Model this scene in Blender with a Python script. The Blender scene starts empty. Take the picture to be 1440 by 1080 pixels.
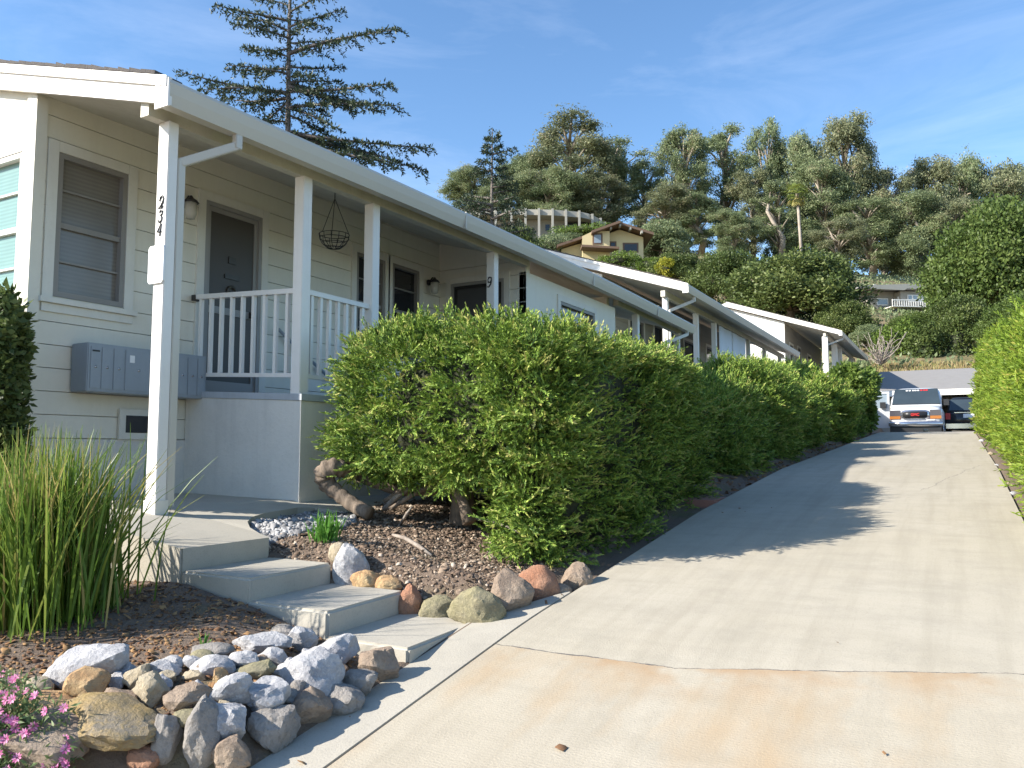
import bpy, bmesh, math, random
import numpy as np
from mathutils import Vector, Matrix, noise
R = math.radians
random.seed(7)
rng = np.random.default_rng(11)
scene = bpy.context.scene
COL = scene.collection

# ------------------------------------------------------------------ camera
F = 1120.0; YAW = R(29.2); PIT = R(4.7)
fw = np.array([-math.sin(YAW)*math.cos(PIT), math.cos(YAW)*math.cos(PIT), math.sin(PIT)])
rt = np.array([math.cos(YAW), math.sin(YAW), 0.0])
upv = np.cross(rt, fw)
cd = bpy.data.cameras.new('camera'); cam = bpy.data.objects.new('camera', cd); COL.objects.link(cam)
cd.sensor_width = 36; cd.lens = 36*F/1440; cd.clip_start = 0.05; cd.clip_end = 3000
M = Matrix((( rt[0], upv[0], -fw[0], 0), (rt[1], upv[1], -fw[1], 0), (rt[2], upv[2], -fw[2], 0), (0, 0, 0, 1)))
cam.matrix_world = M
scene.camera = cam

def ray(px, py): return fw + rt*(px-720)/F - upv*(py-540)/F
def at(px, py, X=None, Y=None, z=None, d=None):
    r = ray(px, py)
    k = X/r[0] if X is not None else Y/r[1] if Y is not None else z/r[2] if z is not None else d
    return r*k

# ------------------------------------------------------------------ tagging
def tag(o, label=None, cat=None, group=None, kind=None):
    if label: o['label'] = label
    if cat: o['category'] = cat
    if group: o['group'] = group
    if kind: o['kind'] = kind
    return o
def empty(name, loc, label=None, cat=None, group=None, rz=0):
    o = bpy.data.objects.new(name, None); COL.objects.link(o)
    o.location = [float(v) for v in loc]; o.rotation_euler = (0, 0, rz); o.empty_display_size = .1
    return tag(o, label, cat, group)
def copy_tree(o, parent=None):
    c = o.copy(); COL.objects.link(c)
    if parent: c.parent = parent
    for ch in list(o.children): copy_tree(ch, c)
    return c

# ------------------------------------------------------------------ materials
def newmat(name):
    m = bpy.data.materials.new(name); m.use_nodes = True
    nt = m.node_tree; b = nt.nodes['Principled BSDF']
    return m, nt, b
def N(nt, t, **kw):
    n = nt.nodes.new(t)
    for k, v in kw.items():
        if k in n.inputs: n.inputs[k].default_value = v
        else: setattr(n, k, v)
    return n
def ramp(nt, fac, stops):
    r = nt.nodes.new('ShaderNodeValToRGB')
    e = r.color_ramp.elements
    while len(e) < len(stops): e.new(.5)
    for i, (p, c) in enumerate(stops):
        e[i].position = p; e[i].color = (*c, 1)
    nt.links.new(fac, r.inputs[0]); return r.outputs[0]
def mixc(nt, fac, a, b, mode='MIX'):
    m = nt.nodes.new('ShaderNodeMix'); m.data_type = 'RGBA'; m.blend_type = mode
    for s, v in ((0, fac), (6, a), (7, b)):
        if hasattr(v, 'is_linked'): nt.links.new(v, m.inputs[s])
        elif s == 0: m.inputs[0].default_value = v
        else: m.inputs[s].default_value = (*v, 1)
    return m.outputs[2]
def coords(nt): return nt.nodes.new('ShaderNodeTexCoord').outputs['Object']
def noise_n(nt, scale, detail=6, rough=.6, vec=None):
    n = N(nt, 'ShaderNodeTexNoise', Scale=scale, Detail=detail, Roughness=rough)
    nt.links.new(vec if vec is not None else coords(nt), n.inputs['Vector']); return n.outputs[0]
def bump(nt, b, h, strength=.3, dist=.01):
    n = N(nt, 'ShaderNodeBump', Strength=strength, Distance=dist)
    nt.links.new(h, n.inputs['Height']); nt.links.new(n.outputs[0], b.inputs['Normal'])
def scaled(nt, sc):
    m = N(nt, 'ShaderNodeMapping'); m.inputs['Scale'].default_value = sc
    nt.links.new(coords(nt), m.inputs[0]); return m.outputs[0]

def paint(name, col, rough=.55, dirt=.25, dcol=None, scale=3, bs=.08):
    m, nt, b = newmat(name)
    n1 = noise_n(nt, scale, 8, .65); n2 = noise_n(nt, scale*14, 5, .6)
    d = dcol or tuple(c*.72 for c in col)
    c = mixc(nt, ramp(nt, n1, [(.42, (0, 0, 0)), (.78, (dirt,)*3)]), col, d)
    n3 = noise_n(nt, 1.0, 6, .65, scaled(nt, (9, 9, .5)))
    c = mixc(nt, ramp(nt, n3, [(.5, (0, 0, 0)), (.78, (dirt*.75,)*3)]), c, d)
    c2 = mixc(nt, ramp(nt, n2, [(.55, (0, 0, 0)), (.75, (dirt*.6,)*3)]), c, d)
    nt.links.new(c2, b.inputs['Base Color']); b.inputs['Roughness'].default_value = rough
    bump(nt, b, n2, bs, .006); return m
MAT = {}
MAT['white'] = paint('white_paint', (.70, .68, .61), .5, .35, (.52, .48, .40), 2.5)
MAT['trim'] = paint('white_trim', (.78, .76, .72), .45, .25, (.6, .56, .5), 4)
MAT['siding'] = paint('siding_paint', (.74, .71, .61), .55, .3, (.55, .51, .42), 1.5)
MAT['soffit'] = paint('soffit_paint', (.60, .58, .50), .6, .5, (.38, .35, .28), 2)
MAT['stucco'] = paint('stucco', (.68, .66, .61), .85, .5, (.48, .47, .44), 2.2, .6)
MAT['gutter'] = paint('gutter_metal', (.54, .52, .46), .4, .18, (.48, .45, .4), 2)
MAT['bluegrey'] = paint('blue_grey_paint', (.30, .34, .38), .5, .25, (.2, .22, .25), 3)
MAT['deck'] = paint('deck_paint', (.42, .46, .50), .6, .4, (.25, .26, .27), 4)
MAT['wframe'] = paint('window_frame', (.25, .235, .215), .5, .2, None, 5)
MAT['doorfr'] = paint('door_frame', (.30, .29, .275), .5, .2, None, 5)
MAT['screen'] = paint('screen_mesh', (.075, .075, .078), .6, .3, (.05, .05, .05), 3)
MAT['doorpanel'] = paint('door_panel', (.075, .068, .062), .5, .2, None, 3)
MAT['iron'] = paint('black_iron', (.02, .02, .022), .45, .2, (.05, .035, .025), 8)
MAT['ochre'] = paint('ochre_wall', (.64, .54, .31), .8, .2, (.5, .38, .2), .6)
MAT['brownwood'] = paint('brown_wood', (.16, .10, .065), .7, .3, None, 2)
MAT['greywall'] = paint('grey_wall', (.30, .28, .24), .8, .2, None, .5)
MAT['palebeam'] = paint('pale_beam', (.36, .35, .31), .7, .25, None, .5)
MAT['slate'] = paint('grey_roof', (.26, .25, .24), .8, .4, (.16, .15, .14), .7)
MAT['plastic'] = paint('black_plastic', (.025, .025, .027), .4, .1, None, 5)
MAT['vanwhite'] = paint('van_paint_shade_tone', (.50, .52, .55), .25, .1, None, 2, 0)  # white van greyed: the neighbouring house's shadow is put into the paint colour
MAT['suvblack'] = paint('suv_paint', (.012, .012, .014), .2, .1, None, 2, 0)
MAT['chrome'] = paint('chrome', (.6, .6, .62), .18, .1, None, 5, 0); MAT['chrome'].node_tree.nodes['Principled BSDF'].inputs['Metallic'].default_value = .9
MAT['amber'] = paint('amber_lens', (.38, .14, .03), .2, .05, None, 5, 0)
MAT['clearlens'] = paint('clear_lens', (.07, .065, .08), .12, .1, None, 5, 0)
MAT['red'] = paint('red_emblem', (.5, .03, .03), .35, .05, None, 5, 0)
MAT['plate'] = paint('plate_white', (.8, .8, .8), .4, .05, None, 5, 0)
MAT['rubber'] = paint('rubber', (.02, .02, .02), .8, .1, None, 5)
MAT['brass'] = paint('door_knocker', (.05, .045, .035), .4, .2, None, 8)
MAT['lampglass'] = paint('lamp_glass', (.52, .50, .44), .25, .2, None, 8, 0)
MAT['fabric'] = paint('white_fabric', (.72, .73, .75), .8, .15, None, 4)
MAT['redpaver'] = paint('red_paver', (.34, .16, .12), .85, .35, (.25, .18, .15), 5, .4)
MAT['porchwall'] = paint('porch_wall_shade_tone', (.36, .335, .28), .7, .35, (.25, .23, .19), 1.5)  # darker than the white gable: shade of the porch recess put into the colour
MAT['teal'] = None

def glass_mat(name, col, rough=.06, stripes=None):
    m, nt, b = newmat(name)
    b.inputs['Roughness'].default_value = rough; b.inputs['Specular IOR Level'].default_value = .6
    if stripes:
        w = N(nt, 'ShaderNodeTexWave', Scale=stripes, Distortion=.4, Detail=1); w.bands_direction = 'Z'
        nt.links.new(coords(nt), w.inputs[0])
        c = mixc(nt, w.outputs[0], tuple(x*.82 for x in col), col)
        n1 = noise_n(nt, 1.3, 3)
        c = mixc(nt, ramp(nt, n1, [(.4, (0, 0, 0)), (.7, (.5, .5, .5))]), c, tuple(x*.6 for x in col))
        nt.links.new(c, b.inputs['Base Color'])
    else:
        n1 = noise_n(nt, 1.1, 3)
        c = mixc(nt, n1, tuple(x*.5 for x in col), col); nt.links.new(c, b.inputs['Base Color'])
    return m
MAT['blind'] = glass_mat('blind_behind_glass', (.21, .195, .17), .22, 8)
MAT['teal'] = glass_mat('teal_blind', (.20, .34, .30), .25, 9)
MAT['dark'] = glass_mat('dark_glass', (.03, .032, .036), .05)
MAT['carglass'] = glass_mat('car_glass', (.05, .07, .085), .05)
MAT['skyglass'] = glass_mat('pale_glass', (.35, .43, .5), .1)

def shingle():
    m, nt, b = newmat('roof_shingle')
    br = N(nt, 'ShaderNodeTexBrick', Scale=1.0); br.offset = .5
    br.inputs['Brick Width'].default_value = .3; br.inputs['Row Height'].default_value = .14
    br.inputs['Mortar Size'].default_value = .008
    br.inputs['Color1'].default_value = (.05, .045, .045, 1); br.inputs['Color2'].default_value = (.085, .075, .07, 1); br.inputs['Mortar'].default_value = (.02, .02, .02, 1)
    nt.links.new(coords(nt), br.inputs[0])
    n1 = noise_n(nt, 6, 6); c = mixc(nt, n1, br.outputs[0], (.09, .08, .075))
    nt.links.new(c, b.inputs['Base Color']); b.inputs['Roughness'].default_value = .9
    bump(nt, b, noise_n(nt, 60), .6, .02); return m
MAT['shingle'] = shingle()
def garage_roof():
    m, nt, b = newmat('garage_shingle')
    w = N(nt, 'ShaderNodeTexWave', Scale=1.1, Distortion=1.2, Detail=3); w.bands_direction = 'Y'
    nt.links.new(coords(nt), w.inputs[0])
    c = mixc(nt, w.outputs[0], (.19, .185, .18), (.31, .295, .28)); c = mixc(nt, ramp(nt, noise_n(nt, 2.5), [(.35, (0, 0, 0)), (.8, (.6,)*3)]), c, (.20, .19, .18))
    nt.links.new(c, b.inputs['Base Color']); b.inputs['Roughness'].default_value = .9
    return m
MAT['garageroof'] = garage_roof()

def concrete(name, col, crackY=None, steps=False):
    m, nt, b = newmat(name)
    co = coords(nt)
    big = noise_n(nt, .55, 7, .6); mid = noise_n(nt, 3.2, 8, .7); fine = noise_n(nt, 90, 5, .7)
    c = mixc(nt, ramp(nt, big, [(.35, (0, 0, 0)), (.7, (.55,)*3)]), col, (col[0]*.86, col[1]*.83, col[2]*.76))
    c = mixc(nt, ramp(nt, mid, [(.46, (0, 0, 0)), (.72, (.6,)*3)]), c, tuple(x*.74 for x in col))
    c = mixc(nt, ramp(nt, fine, [(.52, (0, 0, 0)), (.72, (.45,)*3)]), c, tuple(x*.5 for x in col))
    h = fine
    if crackY is not None:
        sx = N(nt, 'ShaderNodeSeparateXYZ'); nt.links.new(co, sx.inputs[0])
        def math_(op, a, bb=None, cc=None):
            n = N(nt, 'ShaderNodeMath', operation=op)
            for i, v in enumerate((a, bb, cc)):
                if v is None: continue
                if hasattr(v, 'is_linked'): nt.links.new(v, n.inputs[i])
                else: n.inputs[i].default_value = v
            return n.outputs[0]
        X, Y = sx.outputs[0], sx.outputs[1]
        # tyre / drag streaks along the drive
        st = noise_n(nt, 1.0, 6, .65, scaled(nt, (7, .35, 1)))
        c = mixc(nt, ramp(nt, st, [(.45, (0, 0, 0)), (.75, (.5,)*3)]), c, (col[0]*.66, col[1]*.64, col[2]*.60))
        st2 = noise_n(nt, 1.0, 5, .6, scaled(nt, (1.2, 6, 1)))
        c = mixc(nt, ramp(nt, st2, [(.48, (0, 0, 0)), (.72, (.38,)*3)]), c, (col[0]*.72, col[1]*.72, col[2]*.70))
        # the long crack: Y = a + b*X wobbling
        wob = noise_n(nt, 1.6, 8, .7); wob2 = noise_n(nt, .5, 2, .5)
        line = math_('ADD', math_('MULTIPLY_ADD', math_('MAXIMUM', math_('ADD', X, 1.3), 0.0), crackY[1], crackY[0]), math_('MULTIPLY_ADD', wob, .10, -.05))
        dist = math_('ABSOLUTE', math_('SUBTRACT', Y, line))
        below = math_('LESS_THAN', Y, line)
        # rust brown stains under the crack
        rs = noise_n(nt, 1.15, 5, .55, scaled(nt, (1.6, .55, 1)))
        rust = math_('MULTIPLY', below, math_('MULTIPLY', ramp(nt, rs, [(.52, (0, 0, 0)), (.72, (.62,)*3)]), 1.0))
        c = mixc(nt, rust, c, (col[0]*.90, col[1]*.66, col[2]*.42))
        near = math_('SMOOTH_MIN', 1.0, math_('MULTIPLY', math_('SUBTRACT', line, Y), 2.6), .1)
        edge = math_('MULTIPLY', math_('MULTIPLY', below, math_('SUBTRACT', 1.0, math_('MINIMUM', 1.0, math_('MULTIPLY', dist, 2.4)))), ramp(nt, noise_n(nt, 1.7, 4), [(.42, (0, 0, 0)), (.58, (.8,)*3)]))
        c = mixc(nt, edge, c, (col[0]*.80, col[1]*.55, col[2]*.34))
        slab = math_('MULTIPLY', below, .12)
        c = mixc(nt, slab, c, (col[0]*.95, col[1]*.85, col[2]*.70))
        thick = math_('MULTIPLY_ADD', ramp(nt, noise_n(nt, 5, 4), [(.35, (0, 0, 0)), (.7, (1, 1, 1))]), .008, .0015)
        crack = math_('LESS_THAN', dist, thick)
        cr2 = mixc(nt, crack, c, (.12, .11, .10))
        c = cr2
        # saw-cut joints
        for jy in crackY[2]:
            dj = math_('ABSOLUTE', math_('SUBTRACT', Y, math_('MULTIPLY_ADD', wob2, .06, jy)))
            c = mixc(nt, math_('LESS_THAN', dj, .012), c, (.16, .15, .14))
        # diagonal hairline crack
        l2 = math_('ADD', math_('MULTIPLY_ADD', X, 5.2, 12.2), math_('MULTIPLY_ADD', wob, 1.6, -.8))
        d2 = math_('ABSOLUTE', math_('SUBTRACT', Y, l2))
        msk = math_('MULTIPLY', math_('LESS_THAN', d2, .035), math_('MULTIPLY', math_('GREATER_THAN', X, -.4), math_('LESS_THAN', X, .3)))
        c = mixc(nt, math_('MULTIPLY', msk, .7), c, (.2, .19, .17))
        # broom ripple
        w = N(nt, 'ShaderNodeTexWave', Scale=16, Distortion=6, Detail=2); w.bands_direction = 'Y'
        nt.links.new(co, w.inputs[0])
        h = math_('ADD', math_('MULTIPLY', w.outputs[0], math_('MULTIPLY', below, .12)), fine)
    nt.links.new(c, b.inputs['Base Color']); b.inputs['Roughness'].default_value = .88
    bump(nt, b, h, .35, .008); return m
MAT['conc'] = concrete('driveway_concrete', (.435, .395, .32), (4.02, .30, (16.1, 22.0)))
MAT['path'] = concrete('path_concrete', (.45, .42, .36))
MAT['walk'] = concrete('gutter_concrete', (.43, .40, .34))

def soil(name, a, b_, c_, sc=9):
    m, nt, b = newmat(name)
    v = N(nt, 'ShaderNodeTexVoronoi', Scale=sc*5); nt.links.new(coords(nt), v.inputs[0])
    n1 = noise_n(nt, sc*.25, 6, .7); n2 = noise_n(nt, sc*4, 6, .7)
    c = mixc(nt, n1, a, b_); c = mixc(nt, ramp(nt, n2, [(.5, (0, 0, 0)), (.7, (.8,)*3)]), c, c_)
    nt.links.new(c, b.inputs['Base Color']); b.inputs['Roughness'].default_value = .95
    bump(nt, b, n2, .9, .03); return m
MAT['soil'] = soil('soil', (.13, .088, .06), (.21, .15, .105), (.27, .20, .15))
MAT['hill'] = soil('hill_ground', (.10, .11, .04), (.20, .16, .08), (.07, .085, .03), .5)
MAT['drygrass'] = soil('dry_grass_ground', (.32, .22, .12), (.24, .20, .10), (.40, .28, .16), 2)

def leafmat(name, stops, trans=.35, rough=.5):
    m = bpy.data.materials.new(name); m.use_nodes = True; nt = m.node_tree; nt.nodes.clear()
    out = N(nt, 'ShaderNodeOutputMaterial')
    a = N(nt, 'ShaderNodeAttribute'); a.attribute_name = 'tint'
    c = ramp(nt, a.outputs['Fac'], stops)
    d = N(nt, 'ShaderNodeBsdfPrincipled', Roughness=rough); d.inputs['Specular IOR Level'].default_value = .3
    t = N(nt, 'ShaderNodeBsdfTranslucent'); mx = N(nt, 'ShaderNodeMixShader'); mx.inputs[0].default_value = trans
    g = N(nt, 'ShaderNodeGamma'); g.inputs[1].default_value = .85
    nt.links.new(c, d.inputs['Base Color']); nt.links.new(c, g.inputs[0]); nt.links.new(g.outputs[0], t.inputs[0])
    nt.links.new(d.outputs[0], mx.inputs[1]); nt.links.new(t.outputs[0], mx.inputs[2]); nt.links.new(mx.outputs[0], out.inputs[0])
    return m
LEAF = {
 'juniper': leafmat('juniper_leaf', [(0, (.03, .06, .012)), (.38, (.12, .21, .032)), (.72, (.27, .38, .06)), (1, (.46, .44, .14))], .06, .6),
 'juniper_y': leafmat('juniper_yellow_leaf', [(0, (.10, .17, .02)), (.5, (.19, .29, .035)), (.9, (.30, .38, .05)), (1, (.38, .36, .08))]),
 'euca': leafmat('eucalyptus_leaf', [(0, (.08, .115, .055)), (.5, (.20, .25, .12)), (.85, (.32, .36, .19)), (1, (.33, .28, .18))], .3),
 'euca_b': leafmat('eucalyptus_brown_leaf', [(0, (.085, .11, .055)), (.5, (.20, .22, .115)), (.85, (.30, .31, .175)), (1, (.36, .29, .20))], .3),
 'oak': leafmat('oak_leaf', [(0, (.035, .058, .016)), (.5, (.095, .135, .036)), (1, (.19, .22, .07))], .25),
 'oakb': leafmat('broadleaf', [(0, (.045, .08, .018)), (.5, (.10, .15, .035)), (1, (.18, .23, .06))], .3),
 'bright': leafmat('bright_leaf', [(0, (.07, .12, .02)), (.5, (.13, .20, .035)), (1, (.22, .27, .06))], .3),
 'cedar': leafmat('cedar_needle', [(0, (.028, .048, .028)), (.6, (.055, .082, .045)), (1, (.10, .12, .065))], .15),
 'grass': leafmat('strap_leaf', [(0, (.06, .12, .015)), (.5, (.13, .22, .03)), (.85, (.24, .30, .05)), (1, (.42, .34, .12))], .3, .4),
 'tuft': leafmat('tuft_leaf', [(0, (.05, .16, .02)), (1, (.13, .30, .05))], .3, .4),
 'dry': leafmat('dry_straw', [(0, (.25, .18, .09)), (.5, (.36, .27, .14)), (1, (.30, .32, .10))], .2),
 'yellowbush': leafmat('yellow_bush_leaf', [(0, (.25, .28, .03)), (1, (.5, .45, .05))], .3),
 'pink': leafmat('pink_petal', [(0, (.55, .10, .30)), (1, (.8, .35, .6))], .3),
 'ice': leafmat('ground_leaf', [(0, (.09, .14, .05)), (1, (.2, .27, .1))], .2),
 'redleaf': leafmat('reddish_leaf', [(0, (.35, .12, .08)), (1, (.5, .28, .2))], .3),
 'palm': leafmat('palm_leaf', [(0, (.12, .17, .03)), (.7, (.26, .30, .06)), (1, (.40, .33, .12))], .2),
 'chip': leafmat('bark_chip', [(0, (.07, .05, .035)), (.5, (.20, .14, .10)), (.85, (.34, .26, .19)), (1, (.5, .42, .34))], 0, .9),
 'pebble': leafmat('pebble', [(0, (.11, .11, .115)), (.5, (.25, .25, .255)), (1, (.48, .48, .48))], 0, .8),
 'litter': leafmat('leaf_litter', [(0, (.10, .05, .03)), (.5, (.22, .12, .06)), (1, (.36, .22, .10))], 0, .9),
}
def barkmat(name, a, b_, sc=(6, 6, 1.5)):
    m, nt, b = newmat(name)
    n1 = noise_n(nt, 3, 8, .7, scaled(nt, sc)); c = mixc(nt, ramp(nt, n1, [(.35, (0, 0, 0)), (.68, (1, 1, 1))]), a, b_)
    nt.links.new(c, b.inputs['Base Color']); b.inputs['Roughness'].default_value = .9; bump(nt, b, n1, .9, .02); return m
MAT['bark'] = barkmat('grey_brown_bark', (.10, .075, .055), (.27, .21, .16))
MAT['core'] = barkmat('inner_shade_core', (.016, .022, .008), (.032, .036, .014))  # filler volume inside foliage, its near-black colour paints the inner shade
MAT['palebark'] = barkmat('pale_bark', (.22, .18, .14), (.42, .37, .31), (1, 1, .3))
MAT['cedarbark'] = barkmat('cedar_bark', (.10, .085, .075), (.22, .19, .17))
MAT['deadwood'] = barkmat('dead_wood', (.22, .18, .15), (.40, .35, .30))
def rockmat(name, a, b_, c_, sc=5):
    m, nt, b = newmat(name)
    n1 = noise_n(nt, sc, 8, .65); n2 = noise_n(nt, sc*9, 6, .7)
    c = mixc(nt, ramp(nt, n1, [(.38, (0, 0, 0)), (.62, (1, 1, 1))]), a, b_); c = mixc(nt, ramp(nt, n2, [(.48, (0, 0, 0)), (.68, (.75,)*3)]), c, c_)
    nt.links.new(c, b.inputs['Base Color']); b.inputs['Roughness'].default_value = .88; bump(nt, b, n2, .9, .02); return m
ROCK = {
 'white': rockmat('white_rock', (.50, .49, .49), (.30, .30, .32), (.60, .59, .58)),
 'grey': rockmat('grey_rock', (.24, .225, .21), (.34, .31, .28), (.18, .16, .14)),
 'brown': rockmat('brown_rock', (.26, .19, .14), (.36, .28, .21), (.20, .15, .11)),
 'tan': rockmat('tan_rock', (.42, .36, .26), (.33, .27, .18), (.5, .44, .33)),
 'orange': rockmat('orange_rock', (.46, .26, .12), (.50, .37, .20), (.30, .19, .11)),
 'ochre': rockmat('ochre_rock', (.33, .23, .09), (.25, .215, .165), (.44, .31, .13)),
 'red': rockmat('red_rock', (.33, .15, .085), (.40, .22, .14), (.24, .13, .08)),
 'moss': rockmat('mossy_rock', (.28, .25, .14), (.20, .18, .12), (.38, .33, .20)),
}

# ------------------------------------------------------------------ mesh builders
class MB:
    def __init__(s): s.v = []; s.f = []; s.m = []; s.sm = []
    def add(s, verts, faces, mi=0, smooth=False):
        o = len(s.v); s.v += [tuple(float(c) for c in p) for p in verts]
        s.f += [tuple(i+o for i in f) for f in faces]; s.m += [mi]*len(faces); s.sm += [smooth]*len(faces)
    def box(s, x0, x1, y0, y1, z0, z1, mi=0):
        x0, x1 = min(x0, x1), max(x0, x1); y0, y1 = min(y0, y1), max(y0, y1); z0, z1 = min(z0, z1), max(z0, z1)
        s.add([(x0,y0,z0),(x1,y0,z0),(x1,y1,z0),(x0,y1,z0),(x0,y0,z1),(x1,y0,z1),(x1,y1,z1),(x0,y1,z1)],
              [(0,3,2,1),(4,5,6,7),(0,1,5,4),(1,2,6,5),(2,3,7,6),(3,0,4,7)], mi)
    def prism(s, poly, axis, a, b, mi=0):
        n = len(poly)
        def P(p, t): return (t, p[0], p[1]) if axis == 'X' else (p[0], t, p[1]) if axis == 'Y' else (p[0], p[1], t)
        s.add([P(p, a) for p in poly]+[P(p, b) for p in poly],
              [tuple(range(n))[::-1], tuple(range(n, 2*n))]+[(i, (i+1) % n, (i+1) % n+n, i+n) for i in range(n)], mi)
    def bar(s, a, b, w, h=None, mi=0):
        a = Vector(a); b = Vector(b); h = h or w; d = (b-a).normalized()
        u = d.cross(Vector((0, 0, 1)));
        if u.length < 1e-3: u = Vector((1, 0, 0))
        u.normalize(); v = u.cross(d).normalized()
        c = [(-1, -1), (1, -1), (1, 1), (-1, 1)]
        s.add([a+u*(x*w/2)+v*(y*h/2) for x, y in c]+[b+u*(x*w/2)+v*(y*h/2) for x, y in c],
              [(0,1,2,3)[::-1], (4,5,6,7), (0,1,5,4), (1,2,6,5), (2,3,7,6), (3,0,4,7)], mi)
    def tube(s, pts, rad, seg=8, mi=0, caps=True):
        pts = [Vector(p) for p in pts]; n = len(pts); rad = rad if hasattr(rad, '__len__') else [rad]*n
        rings = []; u = None
        for i, p in enumerate(pts):
            d = (pts[min(i+1, n-1)]-pts[max(i-1, 0)]).normalized()
            if u is None:
                u = d.cross(Vector((0, 0, 1)));
                if u.length < .05: u = d.cross(Vector((0, 1, 0)))
            u = (u-d*u.dot(d)).normalized(); w = d.cross(u)
            rings.append([p+u*(math.cos(2*math.pi*k/seg)*rad[i])+w*(math.sin(2*math.pi*k/seg)*rad[i]) for k in range(seg)])
        f = [(i*seg+k, i*seg+(k+1) % seg, (i+1)*seg+(k+1) % seg, (i+1)*seg+k) for i in range(n-1) for k in range(seg)]
        if caps: f += [tuple(range(seg))[::-1], tuple(range((n-1)*seg, n*seg))]
        s.add([p for r in rings for p in r], f, mi, True)
    def loft(s, secs, mi=0, n=20, ex=5, smooth=True):
        # secs: (y, xc, hw, z0, z1)
        V = []
        for (y, xc, hw, z0, z1) in secs:
            zc = (z0+z1)/2; hz = (z1-z0)/2
            for k in range(n):
                a = 2*math.pi*(k+.5)/n; c, sn = math.cos(a), math.sin(a)
                r = (abs(c)**ex+abs(sn)**ex)**(-1/ex)
                V.append((xc+hw*r*c, y, zc+hz*r*sn))
        m = len(secs)
        f = [(i*n+k, (i+1)*n+k, (i+1)*n+(k+1) % n, i*n+(k+1) % n) for i in range(m-1) for k in range(n)]
        f += [tuple(range(n)), tuple(range((m-1)*n, m*n))[::-1]]
        s.add(V, f, mi, smooth)
    def build(s, name, mats, parent=None, bevel=0, seg=2, auto=True):
        me = bpy.data.meshes.new(name); me.from_pydata(s.v, [], s.f)
        for m in (mats if isinstance(mats, (list, tuple)) else [mats]): me.materials.append(m)
        me.polygons.foreach_set('material_index', s.m); me.polygons.foreach_set('use_smooth', s.sm)
        o = bpy.data.objects.new(name, me); COL.objects.link(o)
        bm = bmesh.new(); bm.from_mesh(me); bmesh.ops.recalc_face_normals(bm, faces=bm.faces)
        if bevel: 
            ed = [e for e in bm.edges if len(e.link_faces) == 2 and e.calc_face_angle(0) > .6]
            bmesh.ops.bevel(bm, geom=ed, offset=bevel, segments=seg, affect='EDGES', clamp_overlap=True)
        bm.to_mesh(me); bm.free(); me.update()
        if parent: o.parent = parent
        return o

def npmesh(name, V, quads, mat, tint=None, parent=None, extra=None):
    """V (n,3), quads (m,4); extra = list of (verts, faces lists, material)"""
    me = bpy.data.meshes.new(name)
    V = np.asarray(V, np.float32); Q = np.asarray(quads, np.int32)
    mats = [mat]
    polys = [Q]; ts = [tint if tint is not None else np.full(len(Q), .5)]
    mi = [np.zeros(len(Q), np.int32)]
    if extra:
        for (ev, ef, em) in extra:
            ef = np.asarray(ef, np.int32)+len(V); V = np.vstack([V, np.asarray(ev, np.float32)])
            polys.append(ef); ts.append(np.full(len(ef), .3)); mi.append(np.full(len(ef), len(mats), np.int32)); mats.append(em)
    Q = np.vstack(polys); T = np.concatenate(ts).astype(np.float32); MI = np.concatenate(mi)
    me.vertices.add(len(V)); me.vertices.foreach_set('co', V.ravel())
    me.loops.add(len(Q)*4); me.loops.foreach_set('vertex_index', Q.ravel())
    me.polygons.add(len(Q)); me.polygons.foreach_set('loop_start', np.arange(0, len(Q)*4, 4, dtype=np.int32))
    try: me.polygons.foreach_set('loop_total', np.full(len(Q), 4, np.int32))
    except Exception: pass
    for m in mats: me.materials.append(m)
    me.polygons.foreach_set('material_index', MI)
    a = me.attributes.new('tint', 'FLOAT', 'FACE'); a.data.foreach_set('value', T)
    me.update(calc_edges=True); me.validate()
    o = bpy.data.objects.new(name, me); COL.objects.link(o)
    if parent: o.parent = parent
    return o

def unit(a): return a/(np.linalg.norm(a, axis=-1, keepdims=True)+1e-9)
def rand_unit(n): return unit(rng.normal(size=(n, 3)))
def kites(base, dirs, L, W, mid=.45, nrm=None, wn=1.0):
    """leaf quads from base along dirs, random roll"""
    n = len(base); r = rand_unit(n)
    if nrm is not None: r = unit(nrm*wn+r*.8)
    side = unit(np.cross(dirs, r))
    L = np.broadcast_to(L, (n,))[:, None]; W = np.broadcast_to(W, (n,))[:, None]
    m = base+dirs*L*mid
    V = np.stack([base, m+side*W/2, base+dirs*L, m-side*W/2], 1).reshape(-1, 3)
    return V, np.arange(n*4).reshape(-1, 4)
class Wob:
    def __init__(s, seed, freq, n=7):
        r = np.random.default_rng(seed); s.k = r.normal(size=(n, 3))*freq; s.p = r.uniform(0, 6.28, n)
    def __call__(s, P): return np.sin(P@s.k.T+s.p).mean(1)*1.6

# ------------------------------------------------------------------ terrain functions
_dy = np.array([-30, -5, 0, 2.63, 4.38, 8.2, 12.6, 20, 27, 30.5, 31.8, 33.2, 60, 400])
_dz = np.array([-4.5, -2.4, -1.72, -1.32, -1.05, -.63, -.29, .08, .44, .60, .60, .44, .46, .5])
_ty = np.linspace(-30, 80, 1101); _tz = np.interp(_ty, _dy, _dz)
_k = np.exp(-np.linspace(-2, 2, 11)**2); _k /= _k.sum(); _tz = np.convolve(np.pad(_tz, 5, mode='edge'), _k, 'valid')
def D(Y): return np.interp(Y, _ty, _tz)
_by = np.array([-30, 0, 1.5, 2.7, 3.5, 4.3, 9, 14, 18, 22, 34, 40, 46, 60])
_bz = np.array([-4, -1.25, -1.12, -1.0, -.90, -.62, -.5, -.1, .5, .9, 1.3, 2.2, 4, 5])
def sstep(x, a, b):
    t = np.clip((x-a)/(b-a), 0, 1); return t*t*(3-2*t)
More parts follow.
